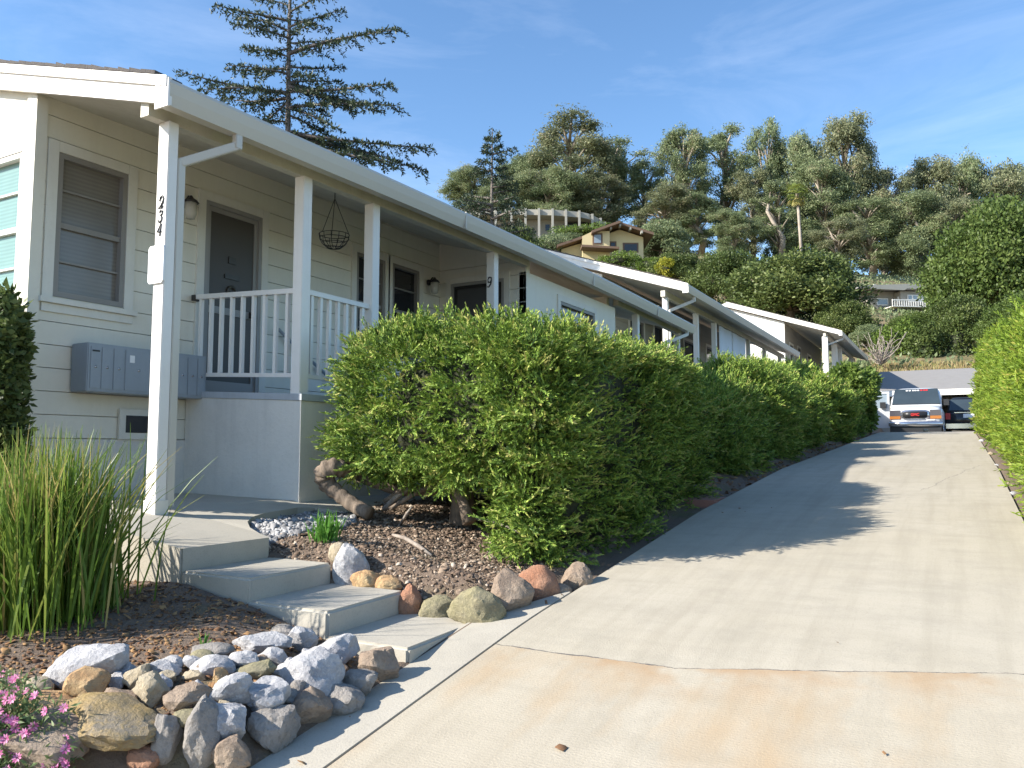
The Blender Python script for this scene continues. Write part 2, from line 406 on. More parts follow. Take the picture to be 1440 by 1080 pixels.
def hillz(X, Y):
    a = np.interp(Y, [0, 46, 53, 57, 103, 150, 170, 260, 900], [.5, .5, 3.6, 5.4, 21.3, 33.5, 36, 22, -20])
    s = np.interp(Y, [50, 80, 103], [0, .12, .25])
    return a - s*np.clip(X+25, -60, 60)
def edgeX(Y): return np.where(Y < 2.45, -2.62-(2.45-Y)*1.15, -2.62)
def G(X, Y):
    X = np.asarray(X, float); Y = np.asarray(Y, float)
    d = D(Y); pad = np.interp(Y, _by, _bz); e = edgeX(Y)
    lip = np.where(Y < 4.7, .22*sstep(e-X, .0, .32), .06*sstep(e-X, 0, .3))
    t = sstep(e-X, .25, 2.3)
    left = (d+lip)*(1-t)+pad*t
    right = d+.12*sstep(X, .6, 1.4)
    z = np.where(X < e, left, np.where(X > .47, right, d))
    # bed left of the steps follows the flight, hollow under the concrete
    stp = np.interp(X, [-5.6, -4.6, -3.9, -3.27, -2.7], [-.66, -.80, -.93, -1.08, -1.2])
    wS = sstep(Y, 2.6, 3.3)*(1-sstep(Y, 4.3, 4.75))*sstep(e-X, .02, .25)*(1-sstep(-X, 5.0, 5.8))
    z = z*(1-wS)+np.minimum(z, stp)*wS
    foot = sstep(X, -5.6, -5.5)*(1-sstep(X, -2.74, -2.70))*sstep(Y, 3.60, 3.66)*(1-sstep(Y, 4.30, 4.36))
    foot = np.maximum(foot, (1-sstep(X, -5.3, -5.25))*sstep(Y, 3.62, 3.7)*(1-sstep(Y, 10, 10.4))*sstep(X, -7.6, -7.5))
    z = z-.35*foot
    h = hillz(X, Y); z = np.where(Y > 46, h, z)
    w = sstep(Y, 44, 48); 
    return z-np.where((X > e) & (X < .5) & (Y < 46), .05, 0)-np.where(Y < 46, .0, 0)
def on_ground(px, py, lift=0):
    r = ray(px, py); k = 1.2
    while k < 400:
        p = r*k
        if p[2] < float(G(p[0], p[1]))+lift: return p
        k += .01 if k < 12 else .1
    return r*k

# ground sheet
def grid_mesh(name, xs, ys, fz, mat, kind='structure'):
    gx, gy = np.meshgrid(xs, ys); gz = fz(gx, gy)
    V = np.stack([gx, gy, gz], -1).reshape(-1, 3); nx = len(xs); ny = len(ys)
    i = np.arange(nx-1)[None, :]+np.arange(ny-1)[:, None]*nx
    Q = np.stack([i, i+1, i+nx+1, i+nx], -1).reshape(-1, 4)
    o = npmesh(name, V, Q, mat); o.data.polygons.foreach_set('use_smooth', np.ones(len(Q), bool)); o['kind'] = kind
    return o
xs = np.concatenate([np.linspace(-900, -60, 25)[:-1], np.linspace(-60, -9, 35)[:-1], np.linspace(-9, 3, 200)[:-1], np.linspace(3, 40, 25)[:-1], np.linspace(40, 900, 25)])
ys = np.concatenate([np.linspace(-300, -2, 20)[:-1], np.linspace(-2, 14, 260)[:-1], np.linspace(14, 60, 110)[:-1], np.linspace(60, 180, 60)[:-1], np.linspace(180, 900, 25)])
wA, wB = Wob(3, 3.0), Wob(4, 14.0)
def ground_z(X, Y):
    z = G(X, Y)
    P = np.stack([X.ravel(), Y.ravel(), 0*X.ravel()], 1)
    soil_ = ((X < edgeX(Y)-.1) | (X > .7)) & (Y < 44)
    return z+np.where(soil_, (wA(P)*.018+wB(P)*.012).reshape(X.shape), 0)
gm, gnt, gb = newmat('ground_mix')
sx = N(gnt, 'ShaderNodeSeparateXYZ'); gnt.links.new(coords(gnt), sx.inputs[0])
mr = N(gnt, 'ShaderNodeMapRange'); mr.inputs[1].default_value = 46; mr.inputs[2].default_value = 58; gnt.links.new(sx.outputs[1], mr.inputs[0])
n1 = noise_n(gnt, 2.2, 6, .7); n2 = noise_n(gnt, 34, 6, .7); n3 = noise_n(gnt, .13, 6, .7)
near = mixc(gnt, n1, (.12, .085, .063), (.23, .17, .125)); near = mixc(gnt, ramp(gnt, n2, [(.5, (0, 0, 0)), (.7, (.8,)*3)]), near, (.22, .165, .125))
near = mixc(gnt, ramp(gnt, noise_n(gnt, 1.3, 4), [(.55, (0, 0, 0)), (.7, (.5,)*3)]), near, (.10, .12, .03))
far = mixc(gnt, ramp(gnt, n3, [(.4, (0, 0, 0)), (.6, (1, 1, 1))]), (.07, .085, .03), (.19, .15, .075))
far = mixc(gnt, ramp(gnt, noise_n(gnt, 1.5, 6), [(.4, (0, 0, 0)), (.65, (.7,)*3)]), far, (.28, .21, .11))
gnt.links.new(mixc(gnt, mr.outputs[0], near, far), gb.inputs['Base Color']); gb.inputs['Roughness'].default_value = .95
bump(gnt, gb, n2, .9, .03)
grid_mesh('ground', xs, ys, ground_z, gm)

# driveway, gutter strip, pad
def strip(name, x0, x1, y0, y1, mat, n=160, dz=0.0, th=.2, curve=None):
    yy = np.linspace(y0, y1, n); b = MB(); V = []; f = []
    for y in yy:
        z = float(D(y))+dz
        xa = x0(y) if callable(x0) else x0; xb = x1(y) if callable(x1) else x1
        V += [(xa, y, z), (xb, y, z), (xb, y, z-th), (xa, y, z-th)]
    for i in range(n-1):
        a = i*4; c = a+4
        f += [(a, a+1, c+1, c), (a+1, a+2, c+2, c+1), (a+3, a, c, c+3)]
    f += [(0, 3, 2, 1), (4*(n-1), 4*(n-1)+1, 4*(n-1)+2, 4*(n-1)+3)]
    b.add(V, f); o = b.build(name, mat); o['kind'] = 'structure'; return o
def dxr(y): return float(np.interp(y, [-6, 6, 32, 33.5, 46], [2.5, .47, .47, 1.9, 2.3]))
def dxl(y): return float(np.interp(y, [-6, 31, 33, 46], [-2.35, -2.35, -3.2, -3.4]))
strip('driveway', dxl, dxr, -6, 46, MAT['conc'], 300)
def wl(y): return float(np.interp(y, [-6, 4.2, 5.1], [-2.8, -2.72, -2.37]))
strip('gutter_strip', wl, -2.362, -6, 5.05, MAT['walk'], 60, .004)

# ------------------------------------------------------------------ path and steps
PZ = -.5
b = MB()
pts = [(-5.75, 3.55), (-5.2, 3.5), (-4.52, 3.60), (-4.52, 4.38), (-4.66, 4.40), (-4.82, 4.46), (-4.98, 4.58), (-5.10, 4.74), (-5.18, 4.95), (-5.22, 5.2), (-5.26, 5.42), (-5.2, 5.6), (-4.2, 5.9), (-4.2, 9.8), (-5.55, 9.8), (-5.55, 5.86), (-7.1, 5.7), (-7.1, 4.6), (-5.9, 4.45)]
def path_z(x, y): return float(np.interp(x, [-6, -5.4, -4.52], [-.455, -.50, -.655]))
top = [(x, y, path_z(x, y)) for x, y in pts]; n = len(top)
b.add(top+[(x, y, -1.1) for x, y, z in top], [(i, (i+1) % n, (i+1) % n+n, i+n) for i in range(n)])
b.add(top, [tuple(range(n))])
o = b.build('path', MAT['path'], None, .012, 2); o['kind'] = 'structure'
b = MB()
SX = [-4.52, -3.91, -3.27, -2.69]; SZ = [-.655, -.80, -.94, -1.08]
steps_root = empty('garden_steps', (-3.6, 4.0, -1.2), 'short flight of concrete steps climbing from the driveway to the house path', 'steps')
for i in range(1, 4):
    q = MB(); x0 = SX[i-1]-.05+0.052; x1 = SX[i]
    q.prism([(SX[i-1]+.002, 3.60), (x1+.03, 3.60), (x1, 4.38), (SX[i-1]+.002, 4.39)], 'Z', -1.45, SZ[i])
    o = q.build('step', MAT['path'], None, .016, 3); o.parent = steps_root; o.matrix_parent_inverse = Matrix.Translation((3.6, -4.0, 1.2))
def under(o, root):
    """parent keeping world placement (root has no rotation)"""
    o.parent = root; o.matrix_parent_inverse = Matrix.Translation(root.location).inverted(); return o
strip_p = MB(); p0 = on_ground(990, 706); 
strip_p.box(p0[0]-.55, p0[0]+.25, p0[1]-.45, p0[1]+.25, p0[2]-.1, p0[2]+.05)
tag(strip_p.build('stepping_slab', MAT['redpaver'], None, .02), 'worn reddish stepping slab in the shaded gap of the juniper hedge', 'paving slab')

# ------------------------------------------------------------------ houses
def part(b, name, mat, root, bevel=0, label=None):
    o = b.build(name, mat, None, bevel); o.parent = root
    o.matrix_parent_inverse = Matrix.Translation(-root.matrix_world.translation if False else -Vector(root_loc(root)))
    if label: o['label'] = label
    return o
def root_loc(o):
    v = Vector((0, 0, 0))
    while o is not None:
        if o.type == 'EMPTY': v += o.location
        o = o.parent
    return v
def sub(b, name, mat, par, bevel=0, label=None):
    """child of a mesh part: the part sits at world identity so no offset is needed"""
    o = b.build(name, mat, None, bevel); o.parent = par
    if label: o['label'] = label
    return o

def siding_wall(b, axis, c, th, a0, a1, z0, ztop, openings, pitch=.212, gap=.007):
    """boards on plane axis=c, body behind by th (signed); ztop may be a function of a; openings list (a0,a1,z0,z1)"""
    def blk(u0, u1, w0, w1, t0, t1):
        if axis == 'X': b.box(min(t0, t1), max(t0, t1), u0, u1, w0, w1)
        else: b.box(u0, u1, min(t0, t1), max(t0, t1), w0, w1)
    zt = ztop
    z = z0
    while z < zt-1e-4:
        z1 = min(z+pitch, zt)
        cuts = [(u0, u1) for (u0, u1, w0, w1) in openings if w0 < z1-1e-4 and w1 > z+1e-4]
        # split vertically at opening edges
        zs = sorted({z, z1, *[w for (u0, u1, w0, w1) in openings for w in (w0, w1) if z < w < z1]})
        for q0, q1 in zip(zs[:-1], zs[1:]):
            spans = [(a0, a1)]
            for (u0, u1, w0, w1) in openings:
                if w0 < (q0+q1)/2 < w1:
                    ns = []
                    for s0, s1 in spans:
                        if u1 <= s0 or u0 >= s1: ns.append((s0, s1)); continue
                        if u0 > s0: ns.append((s0, u0))
                        if u1 < s1: ns.append((u1, s1))
                    spans = ns
            for s0, s1 in spans:
                g = gap if abs(q0-z) < 1e-6 else 0
                blk(s0, s1, q0+g, q1, c, c-th*.35)
                blk(s0, s1, q0, q1, c-th*.35-(.001 if th > 0 else -.001), c-th)
        z = z1

def window(root, axis, c, sgn, a0, a1, z0, z1, pane='blind', muntins=True, fm='wframe', sill=True):
    """sgn: outward direction sign along axis"""
    def bx(b, u0, u1, w0, w1, t0, t1):
        t0, t1 = c+sgn*t0, c+sgn*t1
        if axis == 'X': b.box(min(t0, t1), max(t0, t1), u0, u1, w0, w1)
        else: b.box(u0, u1, min(t0, t1), max(t0, t1), w0, w1)
    f = .05; b = MB()
    bx(b, a0, a1, z1-f, z1, -.09, .012); bx(b, a0, a1, z0, z0+f, -.09, .012)
    bx(b, a0, a0+f, z0+f, z1-f, -.09, .012); bx(b, a1-f, a1, z0+f, z1-f, -.09, .012)
    zm = (z0+z1)/2
    if muntins:
        bx(b, a0+f, a1-f, zm-.025, zm+.025, -.06, -.012)
        for q in (.25, .75):
            zq = z0+(z1-z0)*q; bx(b, a0+f, a1-f, zq-.009, zq+.009, -.055, -.022)
    w = part(b, 'window', MAT[fm], root)
    g = MB(); bx(g, a0+f*.9, a1-f*.9, z0+f*.9, z1-f*.9, -.085, -.05); sub(g, 'pane', MAT[pane], w)
    t = MB(); k = .10
    bx(t, a0-k, a0-.002, z0-.02, z1+k, .0, .022); bx(t, a1+.002, a1+k, z0-.02, z1+k, .0, .022); bx(t, a0, a1, z1+.002, z1+k, .0, .021)
    sub(t, 'casing', MAT['white'], w)
    if sill:
        s_ = MB(); bx(s_, a0-k-.03, a1+k+.03, z0-.07, z0-.022, .0, .06); bx(s_, a0-k, a1+k, z0-.15, z0-.072, .0, .024); sub(s_, 'sill', MAT['white'], w)
    return w

def gutter_run(pts_, Xg, h=.2, w=.13):
    """swept box gutter following pts (y, ztop)"""
    b = MB(); prof = [(0, 0), (.012, -.03), (-.004, -.11), (-.03, -h), (-w, -h), (-w, 0)]
    V = []; n = len(prof)
    for y, z in pts_:
        V += [(Xg+px_, y, z+pz_) for px_, pz_ in prof]
    f = [(i*n+k, i*n+(k+1) % n, (i+1)*n+(k+1) % n, (i+1)*n+k) for i in range(len(pts_)-1) for k in range(n)]
    f += [tuple(range(n)), tuple(range((len(pts_)-1)*n, len(pts_)*n))[::-1]]
    b.add(V, f); return b

def roof(root, Xg, Yg, Ye, zg, slope, half, bumpf=lambda y: 0):
    """gable roof, ridge along Y; front rake at Yg, eave at Xg"""
    ys_ = np.linspace(Yg, Ye, 13)
    ga = MB()
    g = gutter_run([(y, zg+bumpf(y)) for y in ys_], Xg); gut = part(g, 'gutter', MAT['gutter'], root)
    # sheathing + soffit as thick slabs following the bump
    Xe = Xg-.13; Xr = Xg-half
    sh = MB(); so = MB(); V = []; W = []
    for y in ys_:
        z = zg+bumpf(y)-.005
        V += [(Xe+.0, y, z+.004), (Xr, y, z+slope*half), (Xr-half, y, z), (Xr-half, y, z-.03), (Xr, y, z+slope*half-.03), (Xe+.02, y, z-.01)]
        W += [(Xe-.002, y+.03 if y == ys_[0] else y, z-.16), (Xr, y+.03 if y == ys_[0] else y, z+slope*(half-.13)-.16), (Xr, y, z+slope*(half-.13)-.035), (Xe-.002, y, z-.036)]
    def skin(mb, V, n):
        m = len(V)//n
        mb.add(V, [(i*n+k, (i+1)*n+k, (i+1)*n+(k+1) % n, i*n+(k+1) % n) for i in range(m-1) for k in range(n)]+[tuple(range(n)), tuple(range((m-1)*n, m*n))[::-1]])
    skin(sh, V, 6); rf = part(sh, 'roof', MAT['shingle'], root)
    # ragged shingle course edge along the rake
    rg = MB(); x = Xg-.14; 
    while x > Xr:
        l = random.uniform(.14, .24); zc = zg+bumpf(Yg)+slope*(Xg-x)
        rg.prism([(x, zc+.02), (x-l, zc+slope*l+.022), (x-l, zc+slope*l+random.uniform(.05, .065)), (x, zc+random.uniform(.04, .055))], 'Y', Yg-.035, Yg+.22); x -= l
    sub(rg, 'rake_shingles', MAT['shingle'], rf)
    skin(so, W, 4); part(so, 'soffit', MAT['soffit'], root)
    # rake fascia: deep board plus narrow trim strip
    fa = MB(); z = zg+bumpf(Yg)
    A = lambda x, o: z+slope*(Xg-x)+o
    fa.prism([(Xg-.01, A(Xg-.01, -.06)), (Xr, A(Xr, -.06)), (Xr, A(Xr, -.245)), (Xg-.01, A(Xg-.01, -.205))], 'Y', Yg-.005, Yg+.03)
    fa.prism([(Xg-.01, A(Xg-.01, .018)), (Xr, A(Xr, .018)), (Xr, A(Xr, -.066)), (Xg-.01, A(Xg-.01, -.066))], 'Y', Yg-.028, Yg+.028)
    fa.prism([(Xr-half, z-.03), (Xr, A(Xr, -.02)), (Xr, A(Xr, -.245)), (Xr-half, z-.245)], 'Y', Yg-.004, Yg+.03)
    part(fa, 'fascia', MAT['trim'], root)
    return gut, rf

def downspout(root, Xg, y0, zg, Xp, yp, zbot, w=.055):
    b = MB()
    a = (Xg-.06, y0, zg-.18); c = (Xg-.06, y0, zg-.31); d = (Xp+.105, yp, zg-.52); e = (Xp+.105, yp, zbot)
    b.bar(a, c, w, w*1.3); b.bar((c[0], c[1], c[2]+.03), d, w, w*1.3); b.bar((d[0], d[1], d[2]+.03), e, w, w*1.3)
    return part(b, 'downspout', MAT['gutter'], root, .006)

# ---- house one (nearest) -------------------------------------------------
P = 5.6; XW = -7.18
house = empty('apartment_house', (-7.2, 4.0, -.5), 'nearest white single-storey house with a railed front porch behind the big juniper', 'house', 'row of white houses')
bmpf = lambda y: .085*math.sin(math.pi*min(1, max(0, (y-3.9)/(18.3-3.9))))
gut, rf = roof(house, -5.25, 3.93, 18.15, 2.88, .285, 5.2, bmpf)
for yy in (8.2, 12.2, 15.5):
    jn = MB(); jn.box(-5.262, -5.236, yy, yy+.02, 2.88+bmpf(yy)-.205, 2.88+bmpf(yy)+.003); sub(jn, 'seam', MAT['gutter'], gut)
ec = MB(); ec.box(-5.40, -5.245, 3.912, 3.93, 2.66, 2.885); sub(ec, 'end_cap', MAT['trim'], gut)
# long wall facing the drive, recessed under the porch roof
win1 = (4.22, 4.93, 1.40, 2.75); door1 = (5.88, 6.70, .60, 2.76); w2 = (8.42, 9.05, 1.35, 2.73); w3 = (9.22, 9.89, 1.35, 2.74)
ex = lambda o, k=.10: (o[0]-k, o[1]+k, o[2]-.15, o[3]+k)
b = MB(); siding_wall(b, 'X', XW, .14, 4.0, 10.46, .10, 3.33, [win1, door1, w2, w3])
# front gable wall
gw = (-9.2, -7.36, 1.3, 2.72)
siding_wall(b, 'Y', 4.02, -.13, -11, XW-.02, .10, 3.0, [gw], 3.2, 0)
b.prism([(-11.0, 3.0), (XW-.02, 3.0), (XW-.02, 3.27), (-11.0, 4.37)], 'Y', 4.03, 4.15)
# corner boards
b.box(XW-.11, XW+.022, 3.995, 4.10, .1, 3.2)
# porch end wall with second door
siding_wall(b, 'Y', 10.46, -.12, XW+.001, -P-.001, .10, 2.98, [(-6.95, -5.98, .6, 2.62)])
b.prism([(XW+.001, 2.981), (-P-.15, 2.981), (XW+.001, 3.36)], 'Y', 10.465, 10.57); b.box(-6.0, -P-.001, 10.466, 10.57, 2.98, 2.99)
# projecting room
wr = (11.62, 13.02, 1.55, 2.42)
siding_wall(b, 'X', -P, .12, 10.46, 14.04, .1, 2.68, [wr], 2.6, 0)
siding_wall(b, 'Y', 14.04, .12, -7.1, -P-.121, .1, 2.9, [], 3, 0)
# second recessed wall
siding_wall(b, 'X', XW, .14, 14.05, 18.0, .3, 3.2, [(14.7, 15.5, 1.5, 2.7), (16.0, 16.8, .75, 2.75), (17.1, 17.75, 1.5, 2.7)])
b.box(-11, XW-.15, 17.86, 17.99, .1, 3.1)
wall = part(b, 'wall', MAT['siding'], house)
fd = MB(); fd.box(-11, XW+.012, 4.012, 4.2, -.75, .10); fd.box(XW-.12, XW+.014, 4.21, 10.4, -.75, .098)
fd.box(-5.72, -P+.012, 10.45, 14.05, -.75, .097); fd.box(XW-.1, XW+.015, 14.1, 18, -.75, .297)
part(fd, 'foundation', MAT['stucco'], house)
window(house, 'X', XW, 1, *win1); window(house, 'X', XW, 1, *w2, pane='dark', sill=False); window(house, 'X', XW, 1, *w3, pane='dark', sill=False)
window(house, 'X', -P, 1, *wr, pane='blind', muntins=False)
window(house, 'Y', 4.02, -1, *gw, pane='teal', muntins=True, fm='trim')
for q in ((14.7, 15.5, 1.5, 2.7), (17.1, 17.75, 1.5, 2.7)): window(house, 'X', XW, 1, *q, pane='dark', sill=False, muntins=False)
# vent
v = MB(); v.box(XW+.014, XW+.04, 4.92, 5.36, .10, .40); vt = part(v, 'foundation_vent', MAT['white'], house)
v = MB(); v.box(XW+.03, XW+.044, 4.99, 5.29, .165, .335); sub(v, 'vent_screen', MAT['dark'], vt)
# doors
def door(root, axis, c, sgn, a0, a1, z0, z1, face, knocker=True):
    def bx(b, u0, u1, w0, w1, t0, t1):
        t0, t1 = c+sgn*t0, c+sgn*t1
        if axis == 'X': b.box(min(t0, t1), max(t0, t1), u0, u1, w0, w1)
        else: b.box(u0, u1, min(t0, t1), max(t0, t1), w0, w1)
    f = .045; b = MB(); bx(b, a0+f, a1-f, z0, z1-f, -.07, -.025); d = part(b, 'door', MAT[face], root)
    b = MB(); bx(b, a0, a0+f, z0, z1, -.09, .016); bx(b, a1-f, a1, z0, z1, -.09, .016); bx(b, a0+f, a1-f, z1-f, z1, -.09, .016); sub(b, 'door_frame', MAT['doorfr'], d)
    b = MB(); k = .1; bx(b, a0-k, a0-.002, z0, z1+k, 0, .022); bx(b, a1+.002, a1+k, z0, z1+k, 0, .022); bx(b, a0, a1, z1+.002, z1+k, 0, .021); sub(b, 'casing', MAT['white'], d)
    b = MB(); s0 = f+.05; bx(b, a0+f, a0+s0, z0, z1-f, -.024, -.012); bx(b, a1-s0, a1-f, z0, z1-f, -.024, -.012); bx(b, a0+s0, a1-s0, z0, z0+.16, -.024, -.012); bx(b, a0+s0, a1-s0, z1-f-.05, z1-f, -.024, -.012); bx(b, a0+s0, a1-s0, z0+.92, z0+1.0, -.024, -.012)
    sub(b, 'screen_frame', MAT['doorfr'] if knocker else MAT['plastic'], d)
    am = (a0+a1)/2
    if knocker:
        b = MB(); bx(b, am-.05, am+.05, z0+1.52, z0+1.60, -.022, -.01); sub(b, 'peephole_plate', MAT['brass'], d)
        b = MB(); bx(b, am-.10, am+.11, z0+1.34, z0+1.39, -.022, -.01); sub(b, 'name_plate', MAT['brass'], d)
        b = MB()
        ctr = [(am+.055*math.cos(t), z0+1.2+.055*math.sin(t)) for t in np.linspace(0, 2*math.pi, 12)]
        b.tube([(c+sgn*-.012, y, z) if axis == 'X' else (y, c+sgn*-.012, z) for y, z in ctr], .018, 6); sub(b, 'door_wreath', MAT['brass'], d)
        b = MB(); bx(b, a1-.15, a1-.10, z0+.93, z0+1.0, -.012, .05); sub(b, 'handle', MAT['iron'], d)
    return d
door(house, 'X', XW, 1, *door1, 'doorpanel')
door(house, 'Y', 10.46, -1, -6.95, -5.98, .6, 2.62, 'screen', False)
door(house, 'X', XW, 1, 16.0, 16.8, .75, 2.75, 'screen', False)
# porch base and deck (falls a little towards the garden)
DY = 5.70
b = MB(); b.prism([(XW+.016, -.6), (-P+.085, -.6), (-P+.085, .47), (XW+.016, .555)], 'Y', DY, 10.44); part(b, 'porch_base', MAT['stucco'], house)
b = MB(); b.prism([(XW+.018, .556), (-P+.1, .472), (-P+.1, .535), (XW+.018, .62)], 'Y', DY-.012, 10.44); part(b, 'porch_deck', MAT['deck'], house)
b = MB(); b.box(-P-.05, -P+.085, 14.08, 18, -.6, .7); b.box(XW+.02, -P+.08, 14.08, 18, .70, .78); part(b, 'rear_porch_base', MAT['stucco'], house)
# beam over the posts
for y0, y1 in ((3.97, 10.45), (14.06, 18.05)):
    b = MB()
    nn = 6
    for i in range(nn):
        ya = y0+(y1-y0)*i/nn; yb = y0+(y1-y0)*(i+1)/nn
        ha, hb = bmpf(ya), bmpf(yb)
        x0, x1 = -P-.05, -P+.05; z0, z1 = 2.665, 2.79
        b.add([(x0,ya,z0+ha),(x1,ya,z0+ha),(x1,yb,z0+hb),(x0,yb,z0+hb),(x0,ya,z1+ha),(x1,ya,z1+ha),(x1,yb,z1+hb),(x0,yb,z1+hb)],
              [(0,3,2,1),(4,5,6,7),(1,2,6,5),(3,0,4,7)]+([(0,1,5,4)] if i == 0 else [])+([(2,3,7,6)] if i == nn-1 else []))
    part(b, 'porch_beam', MAT['soffit'], house)
w = .062
posts = [(-P, 4.18, -.5), (-P, 5.76, .53), (-P, 6.83, .53), (-P, 9.46, .53), (-P, 15.15, .78), (-P, 17.85, .78)]
pobjs = []
for x, y, z in posts:
    b = MB(); xa, xb, ya, yb = (x-.035, x+.095, y-.05, y+.045) if z < 0 else (x-w, x+w, y-w, y+w)
    b.box(xa, xb, ya, yb, z-.05 if z < 0 else z, 2.67+bmpf(y)); pobjs.append(part(b, 'post', MAT['trim'], house, .006))
b = MB(); b.box(-P-.047, -P+.107, 4.118, 4.236, -.56, -.40); sub(b, 'post_foot', MAT['white'], pobjs[0])
downspout(house, -5.25, 4.66, 2.88, -P-.03, 4.262, -.45)
b = MB(); a = (-5.31, 17.7, 2.72); c = (-5.31, 17.7, 2.6); d = (-5.55, 16.6, 2.28)
b.bar(a, c, .055, .07); b.bar((c[0], c[1], c[2]+.02), d, .055, .07); b.bar(d, (-5.52, 16.55, .4), .055, .07); part(b, 'downspout', MAT['gutter'], house)
# railing
rl = MB(); zt = lambda x: 1.555+(x+P)*-.04; 
rl.bar((XW+.03, DY+.06, 1.64), (-P-w, DY+.06, 1.565), .06, .05); rl.bar((XW+.03, DY+.06, .80), (-P-w, DY+.06, .725), .045, .04)
rl.bar((-P, 5.76+w, 1.56), (-P, 6.83-w, 1.56), .06, .05); rl.bar((-P, 5.76+w, .72), (-P, 6.83-w, .72), .045, .04)
rail = part(rl, 'railing', MAT['trim'], house)
def bal(x, y, z0, z1):
    b = MB(); b.box(x-.018, x+.018, y-.018, y+.018, z0, z1); sub(b, 'baluster', MAT['trim'], rail)
for i in range(9):
    x = XW+.14+i*.158; s_ = (x-XW)/(P-1*0-0) ; bal(x, DY+.06, .80-.047*(x-XW)-.0+.01, 1.62-.047*(x-XW))
for i in range(7): bal(-P, 5.76+.13*(i+1)+.01, .725, 1.55)
b = MB(); b.box(XW+.022, XW+.08, DY+.02, DY+.10, 1.60, 1.66); sub(b, 'rail_bracket', MAT['iron'], rail)
b = MB(); b.tube([(XW+.06, 6.95, 1.45), (XW+.07, 7.1, 1.35), (XW+.07, 7.9, .9)], .02, 6); part(b, 'wall_handrail', MAT['bluegrey'], house)
# wall lanterns
def lantern(x, y, z, up_):
    b = MB(); n = 8
    b.tube([(x+.0, y, z+.03), (x+.03, y, z+.03)], [.05, .045], 10); b.tube([(x+.02, y, z+.04), (x+.08, y, z+.1), (x+.12, y, z+.085)], .012, 6)
    L = part(b, 'wall_lantern', MAT['iron'], house)
    c = MB(); c.tube([(x+.12, y, z+.10), (x+.12, y, z+.07), (x+.12, y, z+.055), (x+.12, y, z+.02)], [.012, .03, .06, .085], 8); sub(c, 'lantern_cap', MAT['iron'], L)
    c = MB(); c.tube([(x+.12, y, z+.018), (x+.12, y, z-.10), (x+.12, y, z-.15)], [.065, .062, .045], 10); sub(c, 'lantern_glass', MAT['lampglass'], L)
lantern(XW+.02, 5.58, 2.60, 1)
lantern(XW+.02, 10.12, 2.58, 1)
# numerals drawn as brush strokes
GL = {'2': [[(-.4, .55), (-.25, .9), (.1, 1), (.38, .8), (.3, .45), (-.1, .05), (-.45, -.02), (-.2, .08), (.15, -.04), (.45, .12)]],
      '3': [[(-.3, .8), (-.05, 1), (.3, .9), (.32, .68), (0, .55), (.32, .42), (.35, .15), (.05, -.03), (-.3, .05), (-.38, .2)]],
      '4': [[(.2, 1), (-.42, .32), (.45, .32)], [(.22, 1), (.22, -.05)]],
      '9': [[(.34, .72), (.15, .48), (-.2, .5), (-.36, .75), (-.15, 1), (.2, .97), (.36, .7), (.28, .3), (.0, 0), (-.3, .06)]]}
def digit(ch, x, y, z, h, par):
    b = MB()
    for st in GL[ch]:
        pts_ = [(x+(u+.22*(v-.5))*h*.62, y, z+(v-.5)*h) for u, v in st]
        if ch == '4': rr = [h*.05]*len(pts_)
        else: rr = [h*.035+h*.045*abs(math.sin(i*1.1)) for i in range(len(pts_))]
        b.tube(pts_, rr, 6)
    sub(b, 'house_number', MAT['iron'], par)
for ch, (px_, py_) in zip('234', [(230, 283), (227, 303.5), (224, 323)]):
    p = at(px_, py_, Y=4.125); digit(ch, -P+.03+(227-px_)*-.002, p[1], p[2], .098, pobjs[0])
p = at(686, 397, Y=9.46-w-.004); digit('9', -P-.01, p[1], p[2], .14, pobjs[3])
p = at(220, 372, Y=4.12)
b = MB(); 
c = [(math.copysign(.093, sx_)+ox, math.copysign(.155, sz_)+oz) for sx_, sz_, ox, oz in ((1, 1, -.02, 0), (1, 1, 0, -.02), (1, -1, 0, .02), (1, -1, -.02, 0), (-1, -1, .02, 0), (-1, -1, 0, .02), (-1, 1, 0, -.02), (-1, 1, .02, 0))]
b.prism([(p[0]+x, p[2]+z) for x, z in c], 'Y', 4.112, 4.127)
tag(b.build('notice_board', MAT['plate']), 'blank white notice plate screwed to the front porch post below the numbers', 'sign')
# mailbox bank
mbx = empty('mailbox_bank', (XW, 5.08, .5), 'long blue-grey bank of wall mailboxes beneath the front window', 'mailboxes')
b = MB(); b.box(XW+.022, XW+.27, 4.42, 5.74, .53, .98); bd = part(b, 'mailbox_body', MAT['bluegrey'], mbx, .008)
cuts = [4.44, 4.55, 4.67, 4.79, 5.09, 5.17, 5.38, 5.50, 5.62, 5.72]
for i in range(len(cuts)-1):
    b = MB(); b.box(XW+.268, XW+.278, cuts[i]+.006, cuts[i+1]-.006, .56, .95); d_ = part(b, 'mailbox_door', MAT['bluegrey'], mbx, .003)
    k = MB(); ym = (cuts[i]+cuts[i+1])/2; k.tube([(XW+.278, ym, .76), (XW+.284, ym, .76)], .012, 8); sub(k, 'lock', MAT['chrome'], d_)
b = MB(); b.box(XW+.278, XW+.282, 4.46, 4.53, .90, .915); part(b, 'outgoing_slot', MAT['iron'], mbx)
b = MB(); b.box(XW+.278, XW+.281, 4.84, 4.89, .83, .90); part(b, 'instruction_label', MAT['plate'], mbx)
